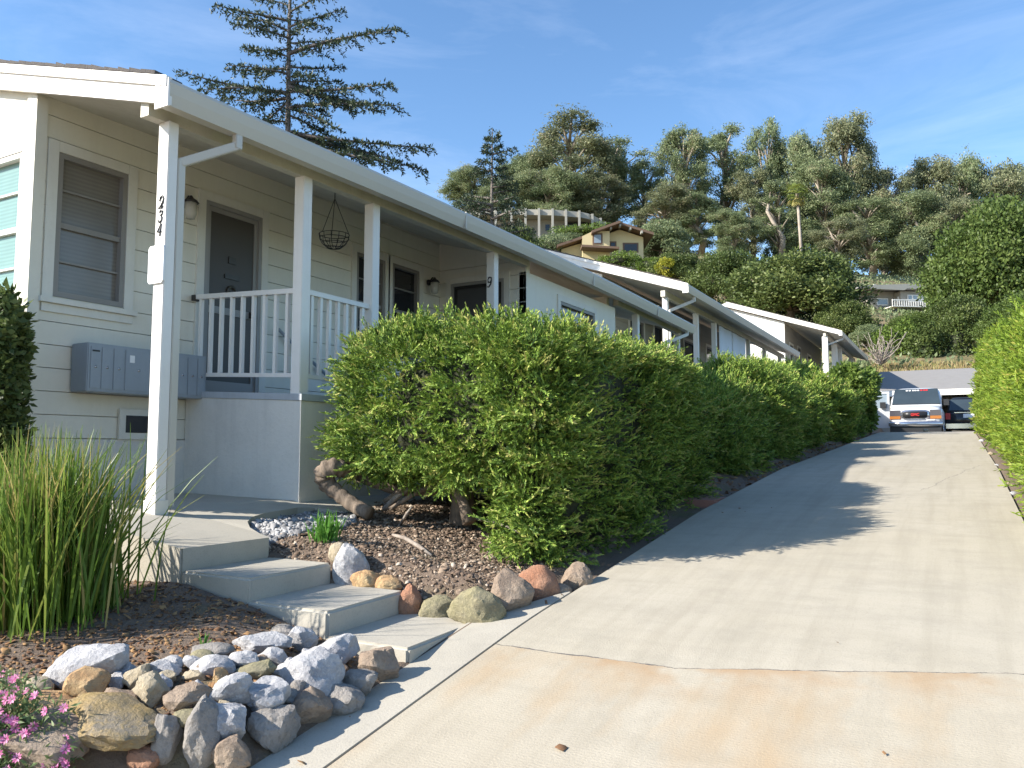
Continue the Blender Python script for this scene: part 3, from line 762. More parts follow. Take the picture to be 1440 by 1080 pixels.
# hanging basket
hb = at(470, 330, X=-6.1); hx, hy, hz = hb
bk = empty('hanging_basket', (hx, hy, hz), 'empty black wire hanging basket under the porch ceiling', 'hanging basket')
b = MB(); r0 = .17
for zz, rr in ((0, r0), (-.045, .165), (-.10, .135), (-.15, .08)):
    b.tube([(hx+rr*math.cos(t), hy+rr*math.sin(t), hz+zz) for t in np.linspace(0, 2*math.pi, 25)], .0045, 5)
for k in range(12):
    t = k*math.pi/6
    b.tube([(hx+math.cos(t)*rr, hy+math.sin(t)*rr, hz+zz) for zz, rr in ((0, r0), (-.045, .165), (-.10, .135), (-.15, .08), (-.165, .02))], .004, 5)
part(b, 'wire_bowl', MAT['iron'], bk)
b = MB(); ztop = 2.96+bmpf(hy)-.0
for k in range(3):
    t = k*2.094+.4; b.tube([(hx+r0*math.cos(t), hy+r0*math.sin(t), hz), (hx, hy, hz+.42)], .004, 5)
b.tube([(hx, hy, hz+.42), (hx, hy, max(hz+.5, 2.63+bmpf(hy)+.285*(-5.38-hx)-.04))], .006, 5); part(b, 'hanger_chain', MAT['iron'], bk)

# ---- houses two and three --------------------------------------------------
def far_house(loc, label, Xg, Yg, Ye, zg, slope, xp, xw, posts_y, floor, base, wallcut, pw=.07, extra=None):
    h = empty('apartment_house', loc, label, 'house', 'row of white houses')
    g, r = roof(h, Xg, Yg, Ye, zg, slope, 5.6)
    e_ = MB(); e_.box(Xg-.15, Xg+.006, Yg-.02, Yg, zg-.22, zg+.006); sub(e_, 'end_cap', MAT['trim'], g)
    zc = zg-.2
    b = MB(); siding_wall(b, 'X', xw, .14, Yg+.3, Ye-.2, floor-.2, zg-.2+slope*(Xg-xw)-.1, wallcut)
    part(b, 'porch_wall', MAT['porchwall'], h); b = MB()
    b.prism([(xw-.001, floor-1.2), (xw-.001, zg-.27+slope*(Xg-xw)), (xw-3.5, zg-.27+slope*(Xg-xw+3.5)), (xw-3.5, floor-1.2)], 'Y', Yg+.28, Yg+.41)
    part(b, 'wall', MAT['trim'], h)
    fl = MB(); fl.box(xw+.002, xp+.1, Yg+.45, Ye-.2, base-1.0, floor); part(fl, 'porch_base', MAT['stucco'], h)
    bm_ = MB(); bm_.box(xp-.06, xp+.06, Yg+.05, Ye-.1, zc-.22+slope*(Xg-xp-.2), zc-.06+slope*(Xg-xp-.2)); part(bm_, 'porch_beam', MAT['soffit'], h)
    for y in posts_y:
        b = MB(); b.box(xp-pw, xp+pw, y-pw, y+pw, floor-.4, zc-.21+slope*(Xg-xp-.2)); part(b, 'post', MAT['trim'], h, .005)
    b = MB(); zz = zg-.18
    b.bar((Xg-.07, Yg+.75, zz), (Xg-.07, Yg+.75, zz-.14), .06, .08); b.bar((Xg-.07, Yg+.75, zz-.12), (xp+.11, Yg+.26, zz-.42), .06, .08); b.bar((xp+.11, Yg+.26, zz-.40), (xp+.11, Yg+.26, floor-.3), .06, .08)
    part(b, 'downspout', MAT['gutter'], h)
    for (a0, a1, z0, z1) in wallcut: window(h, 'X', xw, 1, a0, a1, z0, z1, pane='dark', muntins=False, sill=False)
    return h
h2 = far_house((-8.4, 20, .9), 'second white house up the drive with white cloth shades on its porch', -5.9, 19.85, 36.4, 4.24, .34, -6.6, -8.4,
          [20.12, 22.9, 24.9, 29.6, 32.4, 35.5], 2.0, .9, [(22.2, 23.4, 2.6, 3.9), (24.4, 25.3, 2.05, 4.0), (27.6, 29, 2.6, 3.9), (30.5, 31.6, 2.05, 4.0)])
h3 = far_house((-7.5, 41.6, 3), 'farthest white house of the row, with a bright gable and thick corner post', -4.75, 41.6, 54.6, 5.78, .345, -5.57, -7.5,
          [41.85, 45.2, 47.2, 52.8], 3.6, 3, [(43.2, 44.2, 4.2, 5.5), (45.6, 46.5, 3.65, 5.6), (48.8, 50, 4.2, 5.5)], .13)
# dark screen behind the shades, the two cloth shades
def shade(y0, y1, z0, z1, skew, label):
    b = MB(); n = 14; V = []
    for i in range(n+1):
        t = i/n; y = y0+(y1-y0)*t
        off = .02*math.sin(t*9)
        V += [(-6.5+off, y, z1), (-6.5+off*1.6, y0+(y1-y0)*t*(1-skew), z0), (-6.512+off, y, z1), (-6.512+off*1.6, y0+(y1-y0)*t*(1-skew), z0)]
    f = []
    for i in range(n):
        a = i*4; c = a+4; f += [(a, a+1, c+1, c), (a+2, c+2, c+3, a+3), (a, c, c+2, a+2), (a+1, a+3, c+3, c+1)]
    f += [(0, 2, 3, 1), (n*4, n*4+1, n*4+3, n*4+2)]
    b.add(V, f, 0, True); tag(b.build('cloth_shade', MAT['fabric']), label, 'shade', 'porch shades')
shade(25.15, 26.75, 1.9, 3.93, 0, 'flat white cloth shade hanging beside the post of the second house')
shade(26.85, 28.75, 1.9, 3.93, .16, 'white cloth shade with a slanting hem edge on the second house')

# ---- garage at the top of the drive --------------------------------------
ga = empty('garage', (-.9, 46, .45), 'low grey-roofed garage at the head of the driveway', 'garage')
gx0, gx1 = -3.7, 4.0; gy0, gy1 = 45.0, 53.2; ge, gr = 2.95, 4.72
b = MB(); b.prism([(gy0-.5, ge-.02), (gy1, gr), (gy1+1.5, gr-.4), (gy1+1.5, gr-.55), (gy1, gr-.15), (gy0-.5, ge-.17)], 'X', gx0-.3, gx1+.3); part(b, 'roof', MAT['garageroof'], ga)
b = MB(); b.box(gx0-.3, gx1+.3, gy0-.55, gy0-.502, ge-.28, ge+.01); part(b, 'fascia', MAT['trim'], ga)
b = MB(); b.box(gx0, gx0+.15, gy0, gy1, .4, ge-.1); b.box(gx1-.15, gx1, gy0, gy1, .4, ge-.1); b.box(gx0+.15, gx1-.15, gy0+6, gy0+6.15, .4, ge); b.box(gx0+.15, -1.0, gy0, gy0+.12, .4, ge-.15); part(b, 'wall', MAT['greywall'], ga)
b = MB(); b.box(-1.0, -.8, gy0-.05, gy0+.15, .4, ge-.15); b.box(2.2, 2.4, gy0-.05, gy0+.15, .4, ge-.15); part(b, 'door_jamb', MAT['white'], ga)

# ------------------------------------------------------------------ foliage makers
def sbox_points(n, c, h, p, seed, amp=.1, freq=1.6):
    c = np.array(c); h = np.array(h)
    ar = np.array([h[1]*h[2], h[1]*h[2], h[0]*h[2], h[0]*h[2], h[0]*h[1], h[0]*h[1]]); fi = rng.choice(6, n, p=ar/ar.sum())
    q = rng.uniform(-1, 1, (n, 3)); ax = fi//2; q[np.arange(n), ax] = np.where(fi % 2, 1, -1)
    q = q*h; u = unit(q); r = ((np.abs(u/h)**p).sum(1))**(-1/p)
    s = u*r[:, None]
    g = np.sign(s)*np.abs(s/h)**(p-1)/h; nrm = unit(g)
    wb = Wob(seed, freq); wb2 = Wob(seed+50, freq*3.2)
    pos = c+s
    pos = pos+nrm*((wb(pos)*amp+wb2(pos)*amp*.55)[:, None])
    return pos, nrm
def inside(P_, c, h, p, sc=.9): return ((np.abs((P_-np.array(c))/(np.array(h)*sc))**p).sum(1)) < 1
def core_box(c, h, p, k=.86, n=14):
    """quad-sphere style inner volume"""
    V = []; Fq = []
    for ax in range(3):
        for sg in (-1, 1):
            o = len(V)
            for i in range(n+1):
                for j in range(n+1):
                    q = [0, 0, 0]; q[ax] = sg; q[(ax+1) % 3] = -1+2*i/n; q[(ax+2) % 3] = -1+2*j/n
                    q = np.array(q)*np.array(h); u = q/np.linalg.norm(q); r = ((np.abs(u/np.array(h))**p).sum())**(-1/p)
                    V.append(np.array(c)+u*r*k)
            for i in range(n):
                for j in range(n):
                    a = o+i*(n+1)+j; Fq.append((a, a+1, a+n+2, a+n+1))
    return np.array(V), Fq
def sprays(P_, n_, L, K, leafL, leafW, upb=.45, jit=.55, spread=.55, tbias=0.0, droop=0):
    """feathery sprays; returns verts, quads, tint"""
    m = len(P_); f = unit(n_+np.array([0, 0, upb])+rng.normal(size=(m, 3))*jit)
    Ls = L*rng.uniform(.55, 1.3, m)
    side = unit(np.cross(f, rand_unit(m)))
    base = np.repeat(P_, K, 0); ff = np.repeat(f, K, 0); ss = np.repeat(side, K, 0); LL = np.repeat(Ls, K)
    k = np.tile((np.arange(K)+.5)/K, m); sg = np.tile(np.where(np.arange(K) % 2, 1, -1), m)
    pos = base+ff*(LL*(k-.35))[:, None]+np.array([0, 0, -1])*(droop*LL*k*k)[:, None]
    d = unit(ff*1.0+ss*(sg*spread*(1.15-k))[:, None]+rng.normal(size=(m*K, 3))*.28)
    d[K-1::K] = f
    V, Q = kites(pos, d, leafL*rng.uniform(.7, 1.3, m*K), leafW*rng.uniform(.7, 1.3, m*K), nrm=np.repeat(unit(n_+rng.normal(size=n_.shape)*.45+np.array([0, 0, .25])), K, 0), wn=1.5)
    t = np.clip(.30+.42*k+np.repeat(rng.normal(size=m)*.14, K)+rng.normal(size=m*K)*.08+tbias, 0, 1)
    return V, Q, t
def cat(parts):
    V = []; Q = []; T = []; o = 0
    for v, q, t in parts: V.append(v); Q.append(q+o); T.append(t); o += len(v)
    return np.vstack(V), np.vstack(Q), np.concatenate(T)
def juniper(name, blobs, label, cat_, group, loc, mat='juniper', dens=380, L=.15, K=8, lL=.075, lW=.022, tips=60, amp=.11, trunk=None, corek=.84, p=3.2, upb=.45):
    root = empty(name, loc, label, cat_, group)
    pts_ = []; ex_ = []
    for i, (c, h, sd) in enumerate(blobs):
        area = 8*(h[0]*h[1]+h[1]*h[2]+h[0]*h[2]); n = int(area*dens)
        Pp, nn = sbox_points(n, c, h, p, sd, amp)
        keep = np.ones(n, bool)
        for j, (c2, h2, s2) in enumerate(blobs):
            if j != i: keep &= ~inside(Pp, c2, h2, p)
        Pp, nn = Pp[keep], nn[keep]
        m_ = 15; kk = rng.choice(len(Pp), max(20, len(Pp)//m_), replace=False); tc_, tn = Pp[kk], nn[kk]
        ta = unit(tn+np.array([0, 0, upb])+rng.normal(size=tn.shape)*np.array([.55, .55, .3])); out_ = rng.uniform(-.16, .12, len(kk))*min(1.3, L/.15)
        a_ = np.repeat(ta, m_, 0); c_ = np.repeat(tc_+ta*out_[:, None], m_, 0); lat = rng.normal(size=c_.shape)*L*np.array([.5, .5, .22])
        along = rng.uniform(-.9, .35, len(c_))*L
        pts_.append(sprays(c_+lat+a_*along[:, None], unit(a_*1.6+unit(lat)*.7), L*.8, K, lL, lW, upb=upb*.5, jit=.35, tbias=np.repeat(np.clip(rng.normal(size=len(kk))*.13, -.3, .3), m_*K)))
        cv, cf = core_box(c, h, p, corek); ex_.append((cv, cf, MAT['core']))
        if tips:
            k = rng.choice(len(Pp), min(tips, len(Pp)), replace=False); k = k[(nn[k, 2] > .3)]
            if len(k): pts_.append(sprays(Pp[k], nn[k], L*2.0, K*2, lL*1.1, lW, upb=.5, jit=.5, spread=.45, tbias=.14))
    V, Q, T = cat(pts_); off = np.array(loc, float)
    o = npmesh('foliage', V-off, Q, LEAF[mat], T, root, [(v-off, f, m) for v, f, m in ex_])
    if trunk: 
        o2 = trunk.build('trunk', MAT['bark'], None); o2.parent = root; o2.matrix_parent_inverse = Matrix.Translation(-Vector(loc))
    return root

def gp(x, y): return float(G(x, y))
HG = 'junipers along the driveway'
# big front juniper
tr = MB()
tb = np.array([-3.95, 6.15, gp(-3.95, 6.15)])
tr.tube([tb+(0, 0, -.05), tb+(.02, -.02, .2), tb+(-.05, .02, .5), tb+(.05, .1, .9)], [.14, .11, .10, .08], 10)
q = [at(520, 722, Y=5.42), at(500, 712, Y=5.42), at(478, 696, Y=5.4), at(460, 680, Y=5.36), at(456, 666, Y=5.34), at(468, 658, Y=5.36), at(484, 660, Y=5.45), at(500, 668, Y=5.6)]
def spline(P_, m=6):
    P_ = [np.array(p, float) for p in P_]; P_ = [2*P_[0]-P_[1]]+P_+[2*P_[-1]-P_[-2]]; out = []
    for i in range(1, len(P_)-2):
        for k in range(m):
            t = k/m; a, b_, c, d = P_[i-1:i+3]
            out.append(.5*((2*b_)+(c-a)*t+(2*a-5*b_+4*c-d)*t*t+(3*b_-a-3*c+d)*t**3))
    return out+[P_[-2]]
qs = spline(q); rq = np.interp(np.linspace(0, 7, len(qs)), range(8), [.06, .062, .066, .078, .088, .085, .07, .05])*(1+.10*np.sin(np.arange(len(qs))*1.9)+.06*np.sin(np.arange(len(qs))*4.3))
tr.tube(qs, list(rq), 14)
tr.tube([at(500, 668, Y=5.6), at(560, 690, Y=5.8), at(640, 690, Y=6.1)], [.05, .05, .05], 8)
tr.tube([at(540, 705, Y=5.7), at(565, 690, Y=5.75), at(580, 672, Y=5.9)], [.022, .025, .02], 6)
tr.tube([at(548, 716, Y=5.6), at(590, 690, Y=5.7), at(640, 672, Y=6.0)], [.02, .022, .02], 6)
tr.tube([at(660, 735, Y=5.75), at(650, 700, Y=5.8), at(630, 670, Y=6.0)], [.06, .05, .045], 8)
juniper('juniper_hedge', [((-3.84, 7.40, .38), (1.12, 2.05, .64), 21), ((-3.0, 7.42, -.02), (.34, 2.15, 1.02), 22)],
        'biggest clipped juniper, bright green, beside the front porch with a gnarled bare trunk', 'hedge', HG, (-3.8, 7.4, -.6), dens=1050, trunk=tr, tips=420, p=6, lL=.030, lW=.0095, K=18, L=.13, amp=.13, corek=.76, upb=.18)
# row of smaller ones
row = [((-3.5, 12.3, .24), (.78, 1.30, .80), 'juniper just past the stepping slab, shaded on its driveway side'),
       ((-3.55, 15.4, .58), (.84, 1.25, .90), 'middle juniper of the drive, in front of the white cloth shades'),
       ((-3.6, 18.7, .58), (.85, 1.35, .95), 'juniper with a bare stem showing at its base, halfway up the drive'),
       ((-3.6, 22.4, .85), (.9, 1.5, .95), 'juniper before the last one on the left of the drive'),
       ((-3.5, 26.5, 1.0), (.8, 1.5, .92), 'last juniper on the left of the drive, nearest the open van door')]
for i, (c, h, lb) in enumerate(row):
    t = MB(); z0 = gp(c[0], c[1]); t.tube([(c[0]+.3, c[1]-.4, z0-.05), (c[0]+.1, c[1]-.2, z0+.5), (c[0], c[1], c[2])], [.06, .05, .04], 6)
    juniper('juniper_hedge', [(c, h, 30+i)], lb, 'hedge', HG, (c[0], c[1], z0), dens=800 if i < 2 else 560, L=.17, K=12, lL=.045 if i < 2 else .06, lW=.012 if i < 2 else .016, tips=40, amp=.24, trunk=t, corek=.76, p=3, upb=.25)
juniper('juniper_shrub', [((-4.6, 21.5, 1.55), (.9, 1.2, .55), 41)], 'dark spreading juniper below the eave of the second house', 'shrub', None, (-4.6, 21.5, .7), dens=200, L=.22, K=7, lL=.12, lW=.036, tips=40, amp=.2, p=2.2)
juniper('juniper_shrub', [((-4.3, 25.5, 1.9), (.8, 1.1, .65), 42)], 'spiky pale-tipped juniper in front of the thick post of the farthest house', 'shrub', None, (-4.3, 25.5, .9), dens=200, L=.25, K=7, lL=.12, lW=.036, tips=90, amp=.2, p=2.2)
# right hand hedge
RG = 'hedge on the right of the driveway'
for i, (y, hl, top_, lb) in enumerate([(8.6, 2.3, 1.12, 'sunlit yellow-green hedge section nearest the camera on the right'), (13.2, 2.6, 1.55, 'sunlit yellow-green hedge section second from the camera on the right'),
                                      (18.6, 3.1, 2.1, 'tall sunlit hedge section midway up the right of the drive'), (25.2, 3.9, 2.9, 'tallest sunlit hedge section on the right, opposite the van')]):
    z0 = gp(1.4, y); hz = (top_-z0)/2+.1
    juniper('sunlit_hedge', [((1.55 if i < 2 else 1.66, y, z0+hz-.1), (.95, hl, hz), 60+i)], lb, 'hedge', RG, (1.5, y, z0), mat='juniper_y', dens=800 if i < 2 else 480, L=.15, K=12, lL=.042 if i < 2 else .065, lW=.012 if i < 2 else .017, tips=60, amp=.16, p=3.5)

# generic leafy crown from clumps
def clump_leaves(cl, nl, size, out=.35, up_=.2, aspect=.6, shell=.55, droop=0.0):
    """cl: list (center, radius(3), tint). leaves spread through each clump, denser at the shell"""
    parts_ = []
    for c, r, tb in cl:
        n = int(nl*(np.mean(r)**2)); u = rand_unit(n); rad = rng.uniform(shell**3, 1.06, n)**(1/3)*(1+np.abs(rng.normal(size=n))*.10)
        p_ = np.array(c)+u*np.array(r)*rad[:, None]
        d = unit(u*out+rng.normal(size=(n, 3))*.6+np.array([0, 0, up_-droop]))
        V, Q = kites(p_, d, size*rng.uniform(.6, 1.4, n), size*aspect*rng.uniform(.6, 1.4, n), nrm=unit(u+np.array([0, 0, .35])), wn=.8)
        t = np.clip(.45+tb+rng.normal(size=n)*.16, 0, 1); parts_.append((V, Q, t))
    return cat(parts_)
def feather_leaves(cl, ns, size, hang=1.1, m=12, aspect=.34):
    parts_ = []
    for c, r, tb in cl:
        n = max(6, int(ns*np.mean(r)**2)); u = rng.normal(size=(n, 3)); p_ = np.array(c)+u*np.array(r)*.52
        t0 = tb+rng.normal(size=n)*.16
        P2 = np.repeat(p_, m, 0); k = np.tile(np.linspace(0, 1, m), n); uu = np.repeat(u, m, 0)
        hg = np.repeat(hang*rng.uniform(.4, 1.3, n), m)
        P2 = P2+rng.normal(size=P2.shape)*.26*np.array([1, 1, .5])+np.stack([0*k, 0*k, -hg*k+.3], 1)
        d = unit(rng.normal(size=P2.shape)*.5+np.array([0, 0, -.8])); L = size*rng.uniform(.6, 1.5, len(P2))
        V, Q = kites(P2, d, L, L*aspect, nrm=unit(unit(uu)+np.array([0, 0, .3])), wn=.8)
        parts_.append((V, Q, np.clip(.46+np.repeat(t0, m)+rng.normal(size=len(P2))*.10+.12*(.5-k), 0, 1)))
    return cat(parts_)
def shrub(name, c, r, label, cat_='shrub', mat='oak', nl=900, size=.09, k=16, group=None, aspect=.6, stem=True, core=True, ground=None):
    z0 = ground if ground is not None else c[2]-r[2]
    root = empty(name, (c[0], c[1], z0), label, cat_, group); off = np.array((c[0], c[1], z0))
    cl = []
    for i in range(k):
        u = rand_unit(1)[0]; u = u/np.abs(u).max()**.6; u[2] = u[2]*.9+.1
        cl.append((np.array(c)+u*np.array(r)*rng.uniform(.45, .8), np.array(r)*rng.uniform(.28, .45), rng.normal()*.1))
    V, Q, T = clump_leaves(cl, nl/np.mean(r)**2*4, size, aspect=aspect)
    ex_ = None
    if core:
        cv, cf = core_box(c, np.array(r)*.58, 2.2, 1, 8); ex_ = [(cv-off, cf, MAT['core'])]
    npmesh('foliage', V-off, Q, LEAF[mat], T, root, ex_)
    if stem:
        b = MB(); 
        for q_ in range(4):
            a = q_*1.6; b.tube([(0, 0, -.05), (math.cos(a)*r[0]*.25, math.sin(a)*r[1]*.25, (c[2]-z0)*.6), (math.cos(a)*r[0]*.5, math.sin(a)*r[1]*.5, (c[2]-z0)*1.2)], [r[0]*.07, r[0]*.05, r[0]*.02], 6)
        o = b.build('stem', MAT['bark'], None); o.parent = root
    return root
shrub('round_shrub', (-3.0, 29.6, 2.0), (.72, 1.0, .95), 'clipped round bush with small glossy leaves at the end of the junipers', mat='bright', nl=1100, size=.13, k=26, ground=1.0)
shrub('leafy_shrub', (-2.62, 30.0, 1.15), (.28, .4, .65), 'loose rose bush with pale blooms beside the open van door', mat='bright', nl=260, size=.13, k=10, core=False)
shrub('evergreen_shrub', (-6.95, 3.62, .27), (.46, .30, 1.08), 'tall dark glossy shrub at the left edge by the gable window', mat='oak', nl=1500, size=.075, k=34, ground=-.8, aspect=.5)

# ------------------------------------------------------------------ strap-leaf plants
def blades(root, c, n, Lr, spread, w, mat, lean=1.0, r0=.12, seg=6, bend=.55, off=(0, 0, 0)):
    V = []; Q = []; T = []
    for i in range(n):
        a = rng.uniform(0, 2*math.pi); s_ = min(abs(rng.normal())*spread, spread*1.9); L = rng.uniform(*Lr)
        d = np.array([math.cos(a)*s_, math.sin(a)*s_, 1.0]); d /= np.linalg.norm(d)
        p_ = np.array(c)+np.array([rng.normal()*r0, rng.normal()*r0, 0]); sd = np.cross(d, rng.normal(size=3)); sd /= np.linalg.norm(sd)
        out = np.array([math.cos(a), math.sin(a), -.35]); t0 = 1.0 if rng.random() < .07 else np.clip(.42+rng.normal()*.28, 0, .9); be = bend*rng.uniform(.1, 1.3)*s_
        o = len(V)
        for k in range(seg+1):
            t = k/seg; q_ = p_+d*L*t+out*be*L*t*t*t; ww = w*(1-t**2.2)*(.6+.8*min(1, t*3))+.0008
            V += [q_+sd*ww, q_-sd*ww]
        for k in range(seg): Q.append((o+2*k, o+2*k+1, o+2*k+3, o+2*k+2)); T.append(min(1, t0+.25*(k/seg)**3))
    return npmesh('blades', np.array(V)-np.array(off), Q, LEAF[mat], np.array(T), root)
CX_, CY_ = -4.72, 2.82
cz = gp(CX_, CY_)
cr = empty('strap_leaf_clump', (CX_, CY_, cz), 'big clump of long upright strap leaves left of the steps', 'plant')
blades(cr, (CX_, CY_, cz-.03), 1500, (.45, 1.2), .20, .0052, 'grass', r0=.17, off=(CX_, CY_, cz), bend=.8)
tf = on_ground(458, 758); tr_ = empty('bulb_tuft', tf, 'small bright green tuft of bulb leaves on the gravel edge', 'plant')
blades(tr_, (0, 0, -.02), 90, (.12, .26), .4, .007, 'tuft', r0=.045, bend=.5)
for (px_, py_, lb) in ((285, 915, 'tiny weed sprouting among the pale rocks by the soil bed'), (130, 936, 'tiny weed beside the largest white rock')):
    p = on_ground(px_, py_); w_ = empty('weed', p, lb, 'weed'); blades(w_, (0, 0, 0), 9, (.05, .12), .5, .006, 'tuft', r0=.015)
rp = at(8, 650, d=5.0); rr_ = empty('reddish_shrub', (rp[0], rp[1], gp(rp[0], rp[1])), 'reddish-leaved plant half hidden at the left edge behind the strap leaves', 'plant')
cl = [((0, 0, .35), (.2, .2, .3), 0), ((.08, .05, .6), (.12, .12, .15), .1)]
V, Q, T = clump_leaves(cl, 4500, .05); npmesh('foliage', V, Q, LEAF['redleaf'], T, rr_)

# pink ground cover: flowers + leaves
fl = at(70, 1030, d=3.55)
fr = empty('pink_flowers', fl, 'trailing plant with small pink flowers spilling over the rocks at lower left', 'flowers')
Pn = []; 
for i in range(420):
    px_ = rng.uniform(-20, 108) if i % 3 else rng.uniform(-20, 40); py_ = rng.uniform(948, 1085)
    if px_ > 60 and py_ < 990: continue
    Pn.append(on_ground(px_, py_, .12+.10*rng.random())+np.array([0.02, -.03, .0]))
Pn = np.array(Pn); 
V, Q = kites(np.repeat(Pn, 5, 0)+rng.normal(size=(len(Pn)*5, 3))*.02, rand_unit(len(Pn)*5), .04, .010); npmesh('foliage', V-fl, Q, LEAF['ice'], rng.random(len(Q)), fr)
Fp = Pn[::6]+np.array([.01, -.02, .025]); V = []; Q = []; T = []
for k in range(9):
    th = k*.698; d = np.array([math.cos(th), math.sin(th), 0]); sd = np.array([-math.sin(th), math.cos(th), 0]); o = len(V)
    V += [d*.002, d*.014+sd*.0042+[0, 0, .002], d*.022+[0, 0, .005], d*.014-sd*.0042+[0, 0, .002]]; Q.append((o, o+1, o+2, o+3)); T.append(rng.random())
f0 = npmesh('flower', np.array(V), Q, LEAF['pink'], np.array(T), fr)
for i, p in enumerate(Fp):
    fo = f0 if i == 0 else f0.copy()
    if i: COL.objects.link(fo); fo.parent = fr
    nrm = Vector(unit(np.array([.35, -.7, .6])+rng.normal(size=3)*.35))
    fo.location = Vector(p-fl); fo.rotation_euler = nrm.to_track_quat('Z', 'Y').to_euler()

# ------------------------------------------------------------------ rocks
def rock_mesh(name, rad, seed, mat, ang=.5, facets=15):
    bm = bmesh.new(); bmesh.ops.create_icosphere(bm, subdivisions=4, radius=1)
    r = np.random.default_rng(seed); dirs = unit(r.normal(size=(facets, 3))); lim = r.uniform(.52, .86, facets)
    o1 = Vector(r.uniform(-50, 50, 3))
    for v in bm.verts:
        u = v.co.normalized(); k = 1.0
        if ang:
            for d, l in zip(dirs, lim):
                c = u.x*d[0]+u.y*d[1]+u.z*d[2]
                if c > .05: k = min(k, 1*(1-ang)+ang*min(1, l/c) if ang < 1 else l/c)
        k *= 1+.12*noise.noise(u*1.7+o1)+.05*noise.noise(u*5+o1)+.03*noise.noise(u*11+o1)+.02*noise.noise(u*24+o1)
        v.co = Vector((u.x*k*rad[0], u.y*k*rad[1], u.z*k*rad[2]))
    me = bpy.data.meshes.new(name); bm.to_mesh(me); bm.free()
    me.polygons.foreach_set('use_smooth', [True]*len(me.polygons)); me.materials.append(mat)
    if ang > .45: me.set_sharp_from_angle(angle=R(20))
    return me
